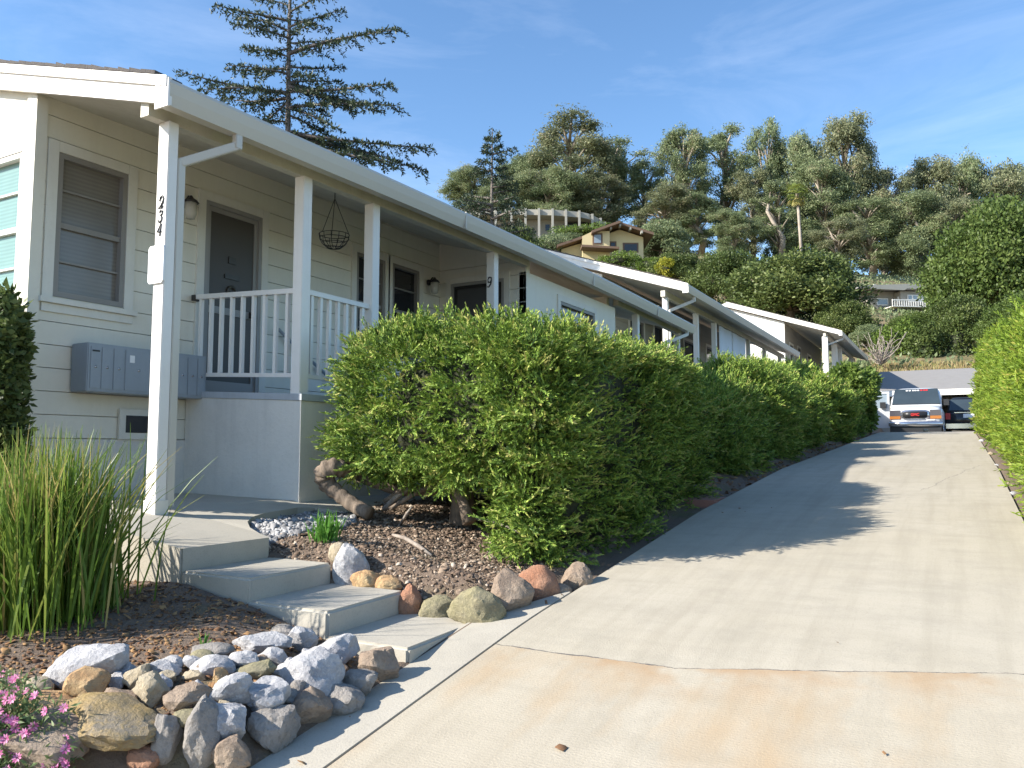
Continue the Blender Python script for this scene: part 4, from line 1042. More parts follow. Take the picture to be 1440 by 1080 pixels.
# px, py (centre), w, h, colour, angularity, roll, label
RK = [
 (118, 942, 100, 60, 'white', .95, 25, 'largest white boulder, slanting, at the back left of the rock pile'),
 (125, 968, 52, 44, 'orange', .9, 0, 'rough orange rock in front of the largest white boulder'),
 (54, 968, 34, 24, 'tan', .2, 0, 'smooth rounded tan cobble at the left of the rock pile'),
 (60, 988, 80, 22, 'orange', .7, 0, 'flat rusty orange slab under the tan cobble'),
 (178, 945, 34, 30, 'white', .9, 0, 'small pale rock right of the largest white boulder'),
 (196, 952, 34, 40, 'tan', .95, 0, 'pinkish tan chunk standing behind the pointed pale stone'),
 (225, 942, 58, 24, 'white', .9, 0, 'long flat whitish rock along the soil edge'),
 (215, 975, 52, 48, 'tan', .95, 0, 'pointed pale stone in the middle of the rock pile'),
 (165, 985, 60, 28, 'brown', .8, 0, 'brown mossy slab left of the pointed pale stone'),
 (160, 1014, 150, 46, 'ochre', 1, -8, 'large ochre-faced boulder at the lower left of the wall'),
 (60, 1045, 130, 70, 'brown', .7, 0, 'dark brown boulder beneath the pink flowers'),
 (270, 978, 62, 44, 'brown', .9, 0, 'pinkish brown block right of the pointed pale stone'),
 (300, 936, 66, 34, 'white', .9, 10, 'jagged white rock at the back of the pile below the weed'),
 (345, 932, 40, 28, 'white', .9, 0, 'small white rock behind the yellowish block'),
 (362, 942, 46, 24, 'moss', .8, 0, 'yellowish mossy block in the middle of the rock pile'),
 (285, 925, 30, 18, 'moss', .3, 0, 'small round mossy stone beside the tiny weed'),
 (300, 915, 50, 16, 'grey', .3, 0, 'flat grey stone half sunk in the soil bed'),
 (326, 972, 58, 40, 'white', .95, 5, 'bright white block over the broad bright stone'),
 (370, 978, 64, 52, 'white', .95, 30, 'slanting white and grey rock in the second course'),
 (385, 928, 46, 26, 'white', .9, 0, 'white rock left of the biggest crumbly one'),
 (437, 948, 84, 64, 'white', .85, 0, 'biggest crumbly white rock below the third step'),
 (470, 922, 62, 44, 'white', .85, 20, 'crumbly white rock against the side of the lowest step'),
 (365, 906, 68, 30, 'white', .8, 0, 'flat white slab at the top of the rock pile'),
 (398, 890, 44, 18, 'grey', .7, 0, 'flat brownish stone at the very back beside the steps'),
 (425, 900, 48, 34, 'white', .8, 0, 'blue-grey rounded rock below the second step'),
 (318, 1014, 64, 50, 'white', .8, 0, 'broad bright white stone in the lower wall'),
 (282, 1040, 44, 92, 'grey', .8, 0, 'tall upright grey stone in the lower wall'),
 (235, 1035, 34, 62, 'grey', .9, 0, 'narrow grey slab beside the ochre boulder'),
 (325, 1062, 54, 44, 'brown', .6, 0, 'dark brown stone at the foot of the broad bright stone'),
 (380, 1022, 66, 60, 'grey', .75, 0, 'grey-brown boulder facing the gutter strip, left of a similar one'),
 (430, 995, 56, 50, 'brown', .75, 0, 'brown boulder facing the gutter strip under the crumbly white rock'),
 (476, 985, 62, 40, 'grey', .7, 0, 'low grey boulder on the gutter strip nearer the steps'),
 (505, 958, 52, 36, 'grey', .8, 0, 'flat-topped grey stone left of the brown block by the lowest step'),
 (533, 938, 50, 46, 'brown', .85, 0, 'brown angular block at the near corner of the lowest step'),
 (20, 985, 40, 26, 'brown', .6, 0, 'brown stone at the picture edge among the flowers'),
 (205, 1065, 40, 30, 'red', .6, 0, 'small reddish stone low under the ochre boulder'),
 (262, 1008, 40, 20, 'moss', .6, 0, 'flat mossy stone above the tall upright grey one'),
 # border right of the steps
 (478, 778, 26, 26, 'tan', .3, 0, 'round tan cobble standing above the white rock by the steps'),
 (490, 800, 44, 52, 'white', .6, 0, 'knobbly white rock right of the second step'),
 (515, 820, 40, 26, 'orange', .6, 0, 'orange-brown stone right of the knobbly white rock'),
 (546, 826, 36, 26, 'orange', .5, 0, 'smaller orange-brown stone behind the third step'),
 (579, 848, 30, 42, 'red', .6, 0, 'dark red stone at the end of the third step'),
 (613, 860, 44, 38, 'moss', .5, 0, 'mottled tan stone behind the lowest step'),
 (671, 855, 68, 56, 'moss', .6, 0, 'large mossy brown boulder behind the lowest step'),
 (716, 842, 56, 66, 'brown', .6, 0, 'tall brown boulder next to the round red one'),
 (757, 832, 52, 56, 'red', .15, 0, 'smooth round red boulder at the driveway edge below the juniper'),
 (790, 834, 26, 24, 'brown', .4, 0, 'small dark stone beyond the round red boulder'),
 (810, 820, 40, 44, 'brown', .5, 0, 'dark shaded boulder under the juniper corner'),
]
rr_g = np.random.default_rng(5)
FILL = [(rr_g.uniform(150, 470), 0) for _ in range(26)]
FILL = [(x_, np.interp(x_, [150, 300, 470], [965, 950, 935])+rr_g.uniform(-25, 70)*np.interp(x_, [150, 470], [1, .6])) for x_, _ in FILL]
for x_, y_ in FILL: RK.append((x_, y_, rr_g.uniform(18, 32), rr_g.uniform(14, 24), ['white', 'tan', 'grey', 'brown', 'white', 'orange'][rr_g.integers(6)], .9, 0, 'small filler stone wedged between the larger rocks of the lower left pile'))
ROWG = 'rocks edging the planting beds'
for i, (px_, py_, w_, h_, colr, ang, roll, lb) in enumerate(RK):
    lift = h_/F*3.6*.15
    p = on_ground(px_, py_, lift+.02); d = float(p@fw); rx = w_*d/F/2*1.32; rz = h_*d/F/2*1.34; ang = min(1, ang*1.15); ry = (rx*.6+rz*.4)*.9
    me = rock_mesh('garden_rock', (rx, min(ry, .22), rz), 100+i*7, ROCK[colr], ang)
    o = bpy.data.objects.new('garden_rock', me); COL.objects.link(o); o.location = p
    o.rotation_euler = (0, -R(roll), R(20)); tag(o, lb, 'rock', ROWG)
# little edging stones on the right of the drive
for i, (px_, py_, w_, lb) in enumerate([(1381, 620, 8, 'first pale edging stone at the top right of the drive'), (1393, 638, 8, 'second pale edging stone down the right of the drive'), (1402, 655, 9, 'tan edging stone on the right of the drive, third from the top'), (1416, 680, 12, 'edging stone under the sunlit hedge, third from the frame edge'), (1425, 695, 12, 'edging stone under the sunlit hedge, nearest the frame edge'), (1302, 606, 6, 'small pale stone on the drive in front of the van')]):
    p = on_ground(px_, py_, .03); d = float(p@fw); r_ = w_*d/F/2
    if px_ < 1310: p = at(px_, py_, Y=30.8)
    o = bpy.data.objects.new('edging_stone', rock_mesh('edging_stone', (r_, r_*1.4, r_*.7), 900+i, ROCK['tan' if i % 2 else 'white'], .4)); COL.objects.link(o); o.location = p; tag(o, lb, 'stone', 'edging stones right of the driveway')

# gravel (pebbles) on the bed beside the path
def scatter(name, pts_, size, mat, flat=.5, label=None, flatten=.4):
    n = len(pts_); V = []; Q = []; T = []
    oct_ = np.array([(1,0,0),(0,1,0),(-1,0,0),(0,-1,0),(0,0,1),(0,0,-1)], float)
    cube = np.array([(-1,-1,-1),(1,-1,-1),(1,1,-1),(-1,1,-1),(-.7,-.7,1),(.7,-.7,1),(.7,.7,1),(-.7,.7,1)], float)
    fq = np.array([(4,5,6,7),(0,1,5,4),(1,2,6,5),(2,3,7,6),(3,0,4,7)])
    a = rng.uniform(0, 6.28, n); s_ = size*np.clip(np.exp(rng.normal(size=n)*.55-.1), .3, 3)
    sx_ = s_*rng.uniform(.7, 1.4, n); sy_ = s_*rng.uniform(.6, 1.1, n); sz_ = s_*flatten*rng.uniform(.6, 1.4, n)
    loc = cube[None]*np.stack([sx_, sy_, sz_], 1)[:, None, :]+rng.normal(size=(n, 8, 3))*.12*s_[:, None, None]
    tl = rng.normal(size=(n, 2))*.35
    c, s2 = np.cos(a)[:, None], np.sin(a)[:, None]
    x = loc[..., 0]*c-loc[..., 1]*s2; y = loc[..., 0]*s2+loc[..., 1]*c; z = loc[..., 2]+x*tl[:, :1]+y*tl[:, 1:]
    Vv = (np.stack([x, y, z], -1)+pts_[:, None, :]).reshape(-1, 3)
    Qq = (fq[None]+(np.arange(n)*8)[:, None, None]).reshape(-1, 4)
    Tt = np.repeat(rng.random(n), 5)
    o = npmesh(name, Vv, Qq, LEAF[mat], Tt); o['kind'] = 'stuff'
    if label: o['label'] = label
    return o
def poly_scatter(n, x0, x1, y0, y1, test, lift=.004):
    X = rng.uniform(x0, x1, n); Y = rng.uniform(y0, y1, n); k = test(X, Y); X, Y = X[k], Y[k]
    gx, gy = X[None], Y[None]; Z = ground_z(gx, gy)[0]+lift
    return np.stack([X, Y, Z], 1)
tfx = tf
grav = poly_scatter(22000, -5.3, -4.3, 4.35, 5.7, lambda X, Y: ((X+4.85)**2/.42**2+(Y-5.0)**2/.6**2 < 1+.25*np.sin(X*17)*np.sin(Y*13)) & ~((X < -5.0) & (Y < 4.7)))
scatter('gravel', grav, .0095, 'pebble', flatten=.6)
bed = poly_scatter(26000, -5.2, -2.68, 4.42, 7.6, lambda X, Y: (X < -2.68-.0*Y) & ((X > -4.6) | (Y > 5.3) | (rng.random(len(X)) < .25)))
scatter('bark_chips', bed, .0075, 'chip', flatten=.3)
bed2 = poly_scatter(15000, -6.6, -2.9, 1.0, 3.55, lambda X, Y: X < edgeX(Y)-.25)
scatter('leaf_litter', bed2, .0065, 'litter', flatten=.25)
bed3 = poly_scatter(2600, -4.2, -2.45, 9, 31, lambda X, Y: X < -2.4)
scatter('dry_litter', bed3, .018, 'litter', flatten=.25)
# fallen leaves on the gutter strip and drive
lv = np.array([[x, y, float(D(y))+.012] for x, y in [(-2.55, 3.0), (-2.47, 2.6), (-2.42, 4.85), (-2.38, 4.95), (-2.40, 4.75), (-1.5, 3.1), (-.6, 4.6), (-.3, 3.5), (-2.45, 5.0), (-2.1, 8.1), (-2.0, 8.4), (-1.7, 8.5), (-2.2, 8.3), (-1.9, 8.2)]])
scatter('fallen_leaves', lv, .011, 'litter', flatten=.12)
# stick lying on the mulch, dead branches under the juniper
def stick(pts_, r, label):
    b = MB(); b.tube(pts_, r, 7); tag(b.build('fallen_branch', MAT['deadwood']), label, 'branch', 'dead branches on the mulch')
stick([on_ground(552, 752, .02), on_ground(570, 757, .03), on_ground(590, 769, .03), on_ground(607, 781, .02)], [.012, .018, .018, .01], 'thin grey stick lying on the mulch in front of the juniper')
stick([on_ground(563, 738, .01), at(572, 722, Y=5.5), at(579, 713, Y=5.52)], [.015, .012, .008], 'short dead twig standing in the mulch under the juniper')
stick([at(540, 716, Y=5.7), at(556, 700, Y=5.72), at(572, 689, Y=5.8), at(584, 684, Y=5.85)], [.028, .026, .022, .014], 'bleached forked branch beneath the juniper canopy')
stick([on_ground(660, 728, .02), at(700, 735, Y=5.5), at(732, 750, Y=5.4)], [.014, .012, .008], 'curved dead branch by the low right corner of the juniper')

# ------------------------------------------------------------------ cedars
def cedar(base, top_z, branches, label, d, scale=1.0, twig=.55, needle=.10, seed=3, dens=1.0, tk=1.0):
    root = empty('cedar_tree', base, label, 'tree', 'cedars')
    r = np.random.default_rng(seed); off = np.array(base)
    t = MB(); H = top_z-base[2]
    t.tube([(0, 0, -.3), (0.02, .05, H*.4), (-.03, 0, H*.75), (0, 0, H)], [.24*scale*tk, .17*scale*tk, .10*scale*tk, .02*scale*tk], 10)
    B = []; Dd = []
    for (z0, ang, L, rise, curve) in branches:
        n = max(6, int(L/ (.16*scale))); dirh = np.array([math.cos(ang), math.sin(ang), 0]); pr = np.array([-dirh[1], dirh[0], 0])
        ph = r.uniform(0, 6); P_ = []
        for i in range(n+1):
            s_ = i/n; P_.append(np.array([0, 0, z0])+dirh*L*s_+np.array([0, 0, rise*L*s_+curve*L*s_*s_])+pr*(.06*L*math.sin(ph+s_*3)*s_))
        t.tube([tuple(q) for q in P_], list(np.linspace(.05*scale*min(1.2, L/2.2), .008*scale, n+1)), 5)
        for i in range(1, n+1):
            s_ = i/n
            for k in range(int(3*dens) if s_ > .15 else 1):
                sg = r.choice([-1, 1]); tl = twig*scale*(1-.55*s_)*r.uniform(.4, 1.1)*min(1, L/2)
                td = unit(dirh*r.uniform(.4, .9)+pr*sg*r.uniform(.35, 1.0)+np.array([0, 0, -r.uniform(.1, .75)]))
                m = max(3, int(tl/(.05*scale)))
                for j in range(m):
                    q = P_[i]+td*tl*(j+1)/m+np.array([0, 0, -.12*tl*((j+1)/m)**2])
                    for _ in range(4): B.append(q+r.normal(size=3)*.012*scale); Dd.append(unit(td*.5+r.normal(size=3)*.6+np.array([0, 0, .25])))
            for _ in range(10): B.append(P_[i]+r.normal(size=3)*.03*scale); Dd.append(unit(r.normal(size=3)*.7+np.array([0, 0, .7])+dirh*.4))
    for z in np.arange(H*.35, H, .10*scale):
        for _ in range(14): B.append(np.array([0, 0, z])+r.normal(size=3)*.09*scale); Dd.append(unit(r.normal(size=3)))
    B = np.array(B); Dd = np.array(Dd)
    V, Q = kites(B, Dd, needle*scale*rng.uniform(.6, 1.4, len(B)),   .36*needle*scale*rng.uniform(.7, 1.3, len(B)))
    npmesh('crown', V, Q, LEAF['cedar'], np.clip(rng.normal(size=len(Q))*.22+.45, 0, 1), root)
    o = t.build('trunk', MAT['cedarbark'], None); o.parent = root
    return root
# big cedar: branches measured from the photograph (trunk pixel y, tip pixel x, tip pixel y)
CD = 21.0; cb = at(404, 200, d=CD); cbase = np.array([cb[0], cb[1], -.5])
br = []
def branch_px(ty, tx, tyy, back=.25, dd=CD, cx=404, base_=None, lst=None):
    a = at(cx, ty, d=dd); e = at(tx, tyy, d=dd); v = e-a
    v = v+fw*(abs(tx-cx)/F*dd*back); L = math.hypot(v[0], v[1])
    q_ = rng.uniform(-.22, .16); lst.append((a[2]-base_[2], math.atan2(v[1], v[0]), L, v[2]/L-q_, q_))
for ty, tx, tyy, bk_ in [(70, 565, 52, -.2), (30, 476, 4, .1), (38, 318, 2, .3), (22, 310, 12, -.3), (48, 336, 42, -.4), (62, 338, 50, .5), (75, 352, 74, -.5), (92, 320, 86, .3), (100, 336, 104, -.6),
                         (112, 470, 98, .5), (118, 555, 142, .15), (125, 560, 140, -.35), (112, 510, 130, .6), (128, 262, 107, -.1), (135, 298, 120, .5), (130, 305, 140, -.5), (150, 480, 190, -.4), (160, 475, 196, .4),
                         (150, 520, 160, -.3), (105, 450, 120, -.9), (140, 350, 160, .9), (170, 340, 175, -.2), (90, 470, 78, .5), (45, 440, 40, -.8), (55, 460, 48, .2), (20, 450, 20, .6), (8, 470, -12, -.2), (0, 350, -20, .3), (-20, 450, -40, -.2), (-40, 380, -60, .5), (-60, 430, -85, .1), (-80, 385, -100, -.3),
                         (185, 605, 208, -.05), (195, 590, 230, .25), (200, 560, 238, -.2), (190, 540, 212, .5), (215, 320, 220, .2), (240, 500, 260, .3), (240, 300, 260, -.3)]:
    branch_px(ty, tx, tyy, bk_, CD, 404, cbase, br)
cedar(cbase, float(at(404, -140, d=CD)[2]), br, 'tall sparse cedar rising behind the roof of the nearest house', CD, 1.0, .62, .105, 3, .85, .55)
D2 = 62.0; c2 = at(692, 330, d=D2); c2b = np.array([c2[0], c2[1], float(G(c2[0], c2[1]))]); br2 = []
for i in range(30):
    y = 186+i*6.2; s_ = (i/30); sd = 1 if i % 2 else -1
    if 8 < i < 14 and sd < 0: continue
    branch_px(y+4, 692+sd*(8+58*s_**1.1*rng.uniform(.5, 1.15)), y+rng.uniform(-6, 4)-3*s_, rng.uniform(-.9, .9), D2, 692, c2b, br2)
for tx, ty_, yy in ((640, 280, 286), (722, 205, 214), (725, 255, 262), (664, 240, 236), (628, 292, 296)): branch_px(yy, tx, ty_, .1, D2, 692, c2b, br2)
cedar(c2b, float(at(692, 176, d=D2)[2]), br2, 'smaller ragged cedar in front of the long hillside building', D2, 2.3, .62, .10, 9, .8, .5)

# ------------------------------------------------------------------ eucalyptus and oaks
def tree_mesh_euca(seed, H=30.0, W=9.0, nclump=26, mat='euca', lean=0.0, low=.25):
    r = np.random.default_rng(seed); t = MB(); cl = []
    lm = [( [ (0, 0, -1.5), (r.normal()*.4, r.normal()*.4, H*.3), (r.normal()*.9+lean, r.normal()*.9, H*.62), (r.normal()*1.2+lean*1.4, r.normal()*.8, H*.9)], [.55, .45, .28, .06])]
    t.tube(*lm[0], 8)
    for i in range(nclump):
        f = low+(1-low)*((i+.5)/nclump)**.8; env = math.sin(math.pi*min(1, (f-low*.7)/(1.12-low*.7)))**.55
        a = r.uniform(0, 6.28); rr = W*.5*env*math.sqrt(r.uniform(.05, 1)); z = H*f*.97
        c = np.array([math.cos(a)*rr+lean*f, math.sin(a)*rr, z]); rad = r.uniform(.085, .16)*W
        cl.append((c, np.array([rad, rad, rad*r.uniform(1.05, 1.5)]), r.normal()*.12+ .08*(f-.5)))
        k0 = max(.2, f-.22); b0 = (lean*k0*.8, 0, H*k0)
        t.tube([b0, ((b0[0]+c[0])/2, c[1]*.45, (b0[2]+c[2])/2+.4), tuple(c)], [.20, .13, .05], 5)
    V, Q, T = feather_leaves(cl, 42, .40)
    return V, Q, T, t
EU = []
for s_ in range(6):
    m = 'euca' if s_ % 3 else 'euca_b'
    V, Q, T, t = tree_mesh_euca(200+s_, 30, [9, 11, 8, 10, 12, 7.5][s_], [42, 46, 36, 44, 50, 34][s_], m, [0, .8, -.6, .3, -1, .5][s_], [.12, .2, .15, .28, .12, .2][s_])
    co_ = npmesh('crown', V, Q, LEAF[m], T); to_ = t.build('trunk', MAT['palebark'], None)
    EU.append((co_.data, to_.data, [9, 11, 8, 10, 12, 7.5][s_])); bpy.data.objects.remove(co_); bpy.data.objects.remove(to_)
def place_tree(meshes, px_, top_y, d, wpx, label, group, name, cat_='tree', H0=30.0, base_y=None):
    p = at(px_, 400, d=d); z0 = float(G(p[0], p[1])); tz = at(px_, top_y, d=d)[2]
    s_z = (tz-z0)/H0; s_x = wpx*d/F/meshes[2]
    r_ = empty(name, (p[0], p[1], z0), label, cat_, group, rng.uniform(0, 6.28)); r_.scale = (s_x, s_x, s_z)
    for nm, me in (('trunk', meshes[1]), ('crown', meshes[0])):
        o = bpy.data.objects.new(nm, me); COL.objects.link(o); o.parent = r_
    return r_
EG = 'eucalyptus trees on the hill crest'
EL = [ (665, 238, 168, 90, 4, 'low grey-green eucalyptus at the far left of the hill grove, behind the ragged cedar'),
 (735, 208, 172, 95, 1, 'eucalyptus left of the tallest one in the left grove'), (802, 156, 165, 120, 0, 'tallest broad eucalyptus of the left grove, above the long building'), (862, 188, 172, 100, 5, 'eucalyptus on the right shoulder of the left grove'),
 (906, 218, 178, 60, 2, 'slim eucalyptus at the right end of the left grove, beside the sky gap'), (775, 235, 158, 100, 4, 'lower eucalyptus just behind the roof of the long building'), (842, 240, 160, 90, 3, 'dense eucalyptus above the right end of the long building'),
 (700, 262, 160, 80, 1, 'short eucalyptus behind the left end of the long building'),
 (968, 176, 165, 84, 1, 'dark domed eucalyptus right of the sky gap, left half of the pair'), (1022, 166, 168, 90, 5, 'dark domed eucalyptus right of the sky gap, right half of the pair'),
 (935, 262, 150, 84, 3, 'eucalyptus above the yellow house'), (985, 270, 148, 80, 2, 'eucalyptus with bare pale trunks right of the yellow house'), (1088, 158, 176, 58, 2, 'narrow eucalyptus spire left of the palm'),
 (1060, 235, 160, 70, 0, 'thin brownish eucalyptus left of the palm'), (1130, 184, 172, 84, 4, 'eucalyptus directly behind the palm'), (1192, 162, 168, 96, 3, 'highest right-hand eucalyptus with an umbrella top'),
 (1165, 222, 158, 100, 1, 'broad eucalyptus right of the palm, in front of the umbrella-topped one'), (1098, 252, 150, 70, 5, 'shorter eucalyptus beside the palm crown'), (1245, 228, 166, 80, 0, 'brownish eucalyptus right of the umbrella-topped one'),
 (1300, 220, 170, 90, 3, 'eucalyptus rising above the grey hillside house'), (1352, 216, 176, 84, 1, 'eucalyptus behind the right-hand broadleaf tree, first from its left'), (1405, 222, 172, 90, 0, 'eucalyptus above the right-hand broadleaf tree'), (1450, 226, 176, 80, 4, 'eucalyptus cut by the right edge of the picture'),
 (1225, 275, 152, 84, 2, 'lower eucalyptus with sky showing through, left of the grey house'), (1285, 268, 150, 90, 4, 'lower dense eucalyptus over the grey house roof'), (1345, 275, 150, 80, 0, 'lower brownish eucalyptus right of the grey house roof'),
 (1035, 290, 138, 70, 1, 'small eucalyptus above the left round oak'), (1180, 305, 130, 70, 3, 'small dark eucalyptus right of the palm trunk')]
for px_, ty, d, wp, k, lb in EL: place_tree(EU[k], px_, ty, d, wp, lb, EG, 'eucalyptus_tree')
# oaks / broadleaf domes
def oak_mesh(seed, H=10., W=10., k=60, mat='oak', size=.34, nl=95, squash=1):
    r = np.random.default_rng(seed); cl = []; t = MB()
    t.tube([(0, 0, -.6), (.1, 0, H*.25), (0, .1, H*.5), (0, 0, H*.8)], [.35, .28, .2, .05], 8)
    for i in range(k):
        u = unit(r.normal(size=3)); u[2] = abs(u[2])*1.35-.72; q = r.uniform(.55, .92)
        c = np.array([u[0]*W*.5*q, u[1]*W*.5*q, H*.50+u[2]*H*.5*q]); rad = r.uniform(.10, .17)*W
        cl.append((c, np.array([rad, rad, rad*.8*H/W]), r.normal()*.14))
        if i % 4 == 0: t.tube([(0, 0, H*.25), (c[0]*.5, c[1]*.5, c[2]*.6+.1*H), tuple(c)], [.14, .1, .03], 5)
    V, Q, T = clump_leaves(cl, nl, size, out=.5, up_=.25, aspect=.6, shell=.55)
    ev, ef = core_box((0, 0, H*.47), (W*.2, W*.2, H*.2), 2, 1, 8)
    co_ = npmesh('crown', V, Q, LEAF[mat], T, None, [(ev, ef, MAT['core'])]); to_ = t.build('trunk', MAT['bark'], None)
    r_ = (co_.data, to_.data, W); bpy.data.objects.remove(co_); bpy.data.objects.remove(to_); return r_
OK = [oak_mesh(300, k=90, mat='oak', nl=260, size=.28), oak_mesh(301, k=70, mat='oak', size=.32, nl=210), oak_mesh(302, k=100, mat='oakb', size=.26, nl=280), oak_mesh(303, k=64, mat='euca', size=.34, nl=200)]
place_tree(OK[0], 1112, 330, 72, 190, 'large round dark oak in the middle of the hillside', 'oaks on the hillside', 'oak_tree', H0=10)
place_tree(OK[1], 1020, 335, 88, 110, 'smaller dark oak left of the large round one', 'oaks on the hillside', 'oak_tree', H0=10)
place_tree(OK[1], 948, 345, 100, 80, 'dark bushy oak right of the yellow house', 'oaks on the hillside', 'oak_tree', H0=10)
place_tree(OK[0], 1185, 412, 66, 80, 'low oak at the right foot of the large round one', 'oaks on the hillside', 'oak_tree', H0=10)
place_tree(OK[3], 930, 300, 125, 90, 'grey-green tree behind the right gable of the yellow house', 'oaks on the hillside', 'oak_tree', H0=10)
place_tree(OK[1], 1165, 345, 110, 70, 'shaded oak between the palm and the grey house', 'oaks on the hillside', 'oak_tree', H0=10)
place_tree(OK[2], 1405, 250, 64, 190, 'big broadleaf tree at the right edge above the sunlit hedge', None, 'broadleaf_tree', H0=10)
place_tree(OK[0], 1372, 300, 70, 120, 'dark left shoulder tree beside the big broadleaf one', None, 'broadleaf_tree', H0=10)
place_tree(OK[2], 1432, 400, 54, 110, 'broadleaf shrub-tree at the right edge just over the hedge', None, 'broadleaf_tree', H0=10)
place_tree(OK[1], 1352, 400, 60, 90, 'dark tree directly behind the garage, right side', None, 'broadleaf_tree', H0=10)
place_tree(OK[2], 1282, 432, 62, 74, 'light green bushy tree below the grey hillside house', None, 'broadleaf_tree', H0=10)
place_tree(OK[0], 1320, 440, 66, 60, 'dark bush right of the light green one below the grey house', None, 'broadleaf_tree', H0=10)
place_tree(OK[3], 1218, 452, 62, 50, 'grey-green bush left of the light green one below the grey house', None, 'broadleaf_tree', H0=10)
place_tree(OK[1], 728, 300, 105, 84, 'dark bushy tree in front of the left end of the long building', 'oaks on the hillside', 'oak_tree', H0=10)
place_tree(OK[3], 790, 326, 125, 90, 'scrubby grey-green bush on the bank below the long building', 'oaks on the hillside', 'oak_tree', H0=10)
# low shrubs on the slope
for px_, py_, d, wpx, hpx, m, lb in [(935, 372, 98, 34, 14, 'yellowbush', 'bright yellow-green bush below the yellow house'), (870, 362, 104, 60, 12, 'bright', 'low green bush under the windows of the yellow house'), (910, 368, 102, 40, 12, 'bright', 'small green bush between the yellow house and the yellow bush'),
    (1255, 470, 60, 60, 40, 'bright', 'tangled bright shrub on the bank behind the garage'), (1300, 480, 58, 50, 40, 'oak', 'dark shrub on the bank behind the garage'), (1345, 470, 58, 50, 56, 'oak', 'tall dark shrub on the bank at the right of the garage'), (780, 340, 112, 70, 14, 'euca', 'brownish scrub left of the yellow house'), (820, 323, 134, 100, 8, 'bright', 'clipped green hedge line in front of the long building')]:
    p = at(px_, py_, d=d); rx = wpx*d/F/2; rz = hpx*d/F/2; z0 = min(p[2]-rz, float(G(p[0], p[1])))
    shrub('hillside_shrub', (p[0], p[1], p[2]-rz), (rx, rx*.7, rz*2), lb, 'shrub', m, nl=420, size=max(.2, .0022*d), k=18, group='shrubs on the hillside', ground=z0, stem=False)
# bare pale shrub behind the garage corner
bs = at(1240, 512, d=52); bsr = empty('bare_shrub', bs, 'bare grey twiggy shrub at the left corner of the garage roof', 'shrub')
b = MB()
for i in range(44):
    a = rng.uniform(0, 6.28); L = rng.uniform(1.2, 3.0); tlt = rng.uniform(.2, 1.1); p0 = np.zeros(3); pts_ = [p0]
    d = np.array([math.cos(a)*tlt, math.sin(a)*tlt, 1.0]); d = d/np.linalg.norm(d)
    for k in range(5): d = unit(d+rng.normal(size=3)*.25); pts_.append(pts_[-1]+d*L/5)
    b.tube([tuple(q) for q in pts_], list(np.linspace(.035, .012, 6)), 4)
o = b.build('twigs', MAT['deadwood'], None); o.parent = bsr
# dry grass strip on the bank behind the garage
gX = rng.uniform(-5, 5, 9000); gY = rng.uniform(54.5, 60, 9000); gP = np.stack([gX, gY, G(gX, gY)], 1)
V, Q = kites(gP, unit(rng.normal(size=(9000, 3))*.35+np.array([0, 0, 1.])), .5*rng.uniform(.4, 1.3, 9000), .06)
tag(npmesh('dry_grass', V, Q, LEAF['dry'], rng.random(9000)), None, None, None, 'stuff')
hX = rng.uniform(-75, 30, 110000); hY = 58+rng.random(110000)**1.4*110; tX = np.abs(Wob(77, .22)(np.stack([hX, hY, 0*hX], 1)))
kk = rng.random(110000) < np.clip(tX*1.3, .12, 1); hX, hY = hX[kk], hY[kk]
V, Q = kites(np.stack([hX, hY, G(hX, hY)+rng.random(len(hX))*.5], 1), unit(rng.normal(size=(len(hX), 3))*.6+np.array([0, 0, .8])), .40*rng.uniform(.5, 1.3, len(hX)), .20)
tag(npmesh('hillside_scrub', V, Q, LEAF['euca'], np.clip(tX[kk]*.4+rng.random(len(Q))*.5, 0, 1)), None, None, None, 'stuff')
# palm
pp = at(1124, 335, d=95); pz = float(G(pp[0], pp[1])); ptop = at(1121, 272, d=95)
pr_ = empty('palm_tree', (pp[0], pp[1], pz), 'lone fan palm with a pale trunk standing before the eucalyptus', 'tree'); o0 = np.array([pp[0], pp[1], pz]); pt = ptop-o0
b = MB(); b.tube([(0, 0, -.3), tuple(pt*.5+np.array([.2, 0, 0])), tuple(pt)], [.22, .17, .16], 8); o = b.build('trunk', MAT['palebark'], None); o.parent = pr_
V = []; Q = []; T = []
for i in range(46):
    a = rng.uniform(0, 6.28); el = rng.uniform(-1.3, 1.3); d = np.array([math.cos(a)*math.cos(el), math.sin(a)*math.cos(el), math.sin(el)]); L = rng.uniform(.7, 1.2) if el > -.7 else rng.uniform(.5, .9)
    stem = pt+d*L; sd = unit(np.cross(d, [0, 0, 1.01])); up3 = np.cross(sd, d); tt = rng.uniform(.85, 1.0) if el < -.6 else rng.uniform(.0, .7)
    o_ = len(V); w0 = sd*.03; V += [pt+w0, pt-w0, stem-w0, stem+w0]; Q.append((o_, o_+1, o_+2, o_+3)); T.append(tt)
    for k in range(9):
        th = (k-4)*.26; dd_ = unit(d*math.cos(th)+sd*math.sin(th)+np.array([0, 0, -.18*abs(th)-.1])); o_ = len(V); l2 = .85*(1-.12*abs(th))
        w3 = unit(np.cross(dd_, up3))*.055; tip = stem+dd_*l2+np.array([0, 0, -.22])
        V += [stem, stem+dd_*l2*.55+w3, tip, stem+dd_*l2*.55-w3]; Q.append((o_, o_+1, o_+2, o_+3)); T.append(tt)
npmesh('fronds', np.array(V), Q, LEAF['palm'], np.array(T), pr_)

# ------------------------------------------------------------------ hillside buildings
def local(root_xyz, rz):
    return Matrix.Translation(root_xyz) @ Matrix.Rotation(rz, 4, 'Z')
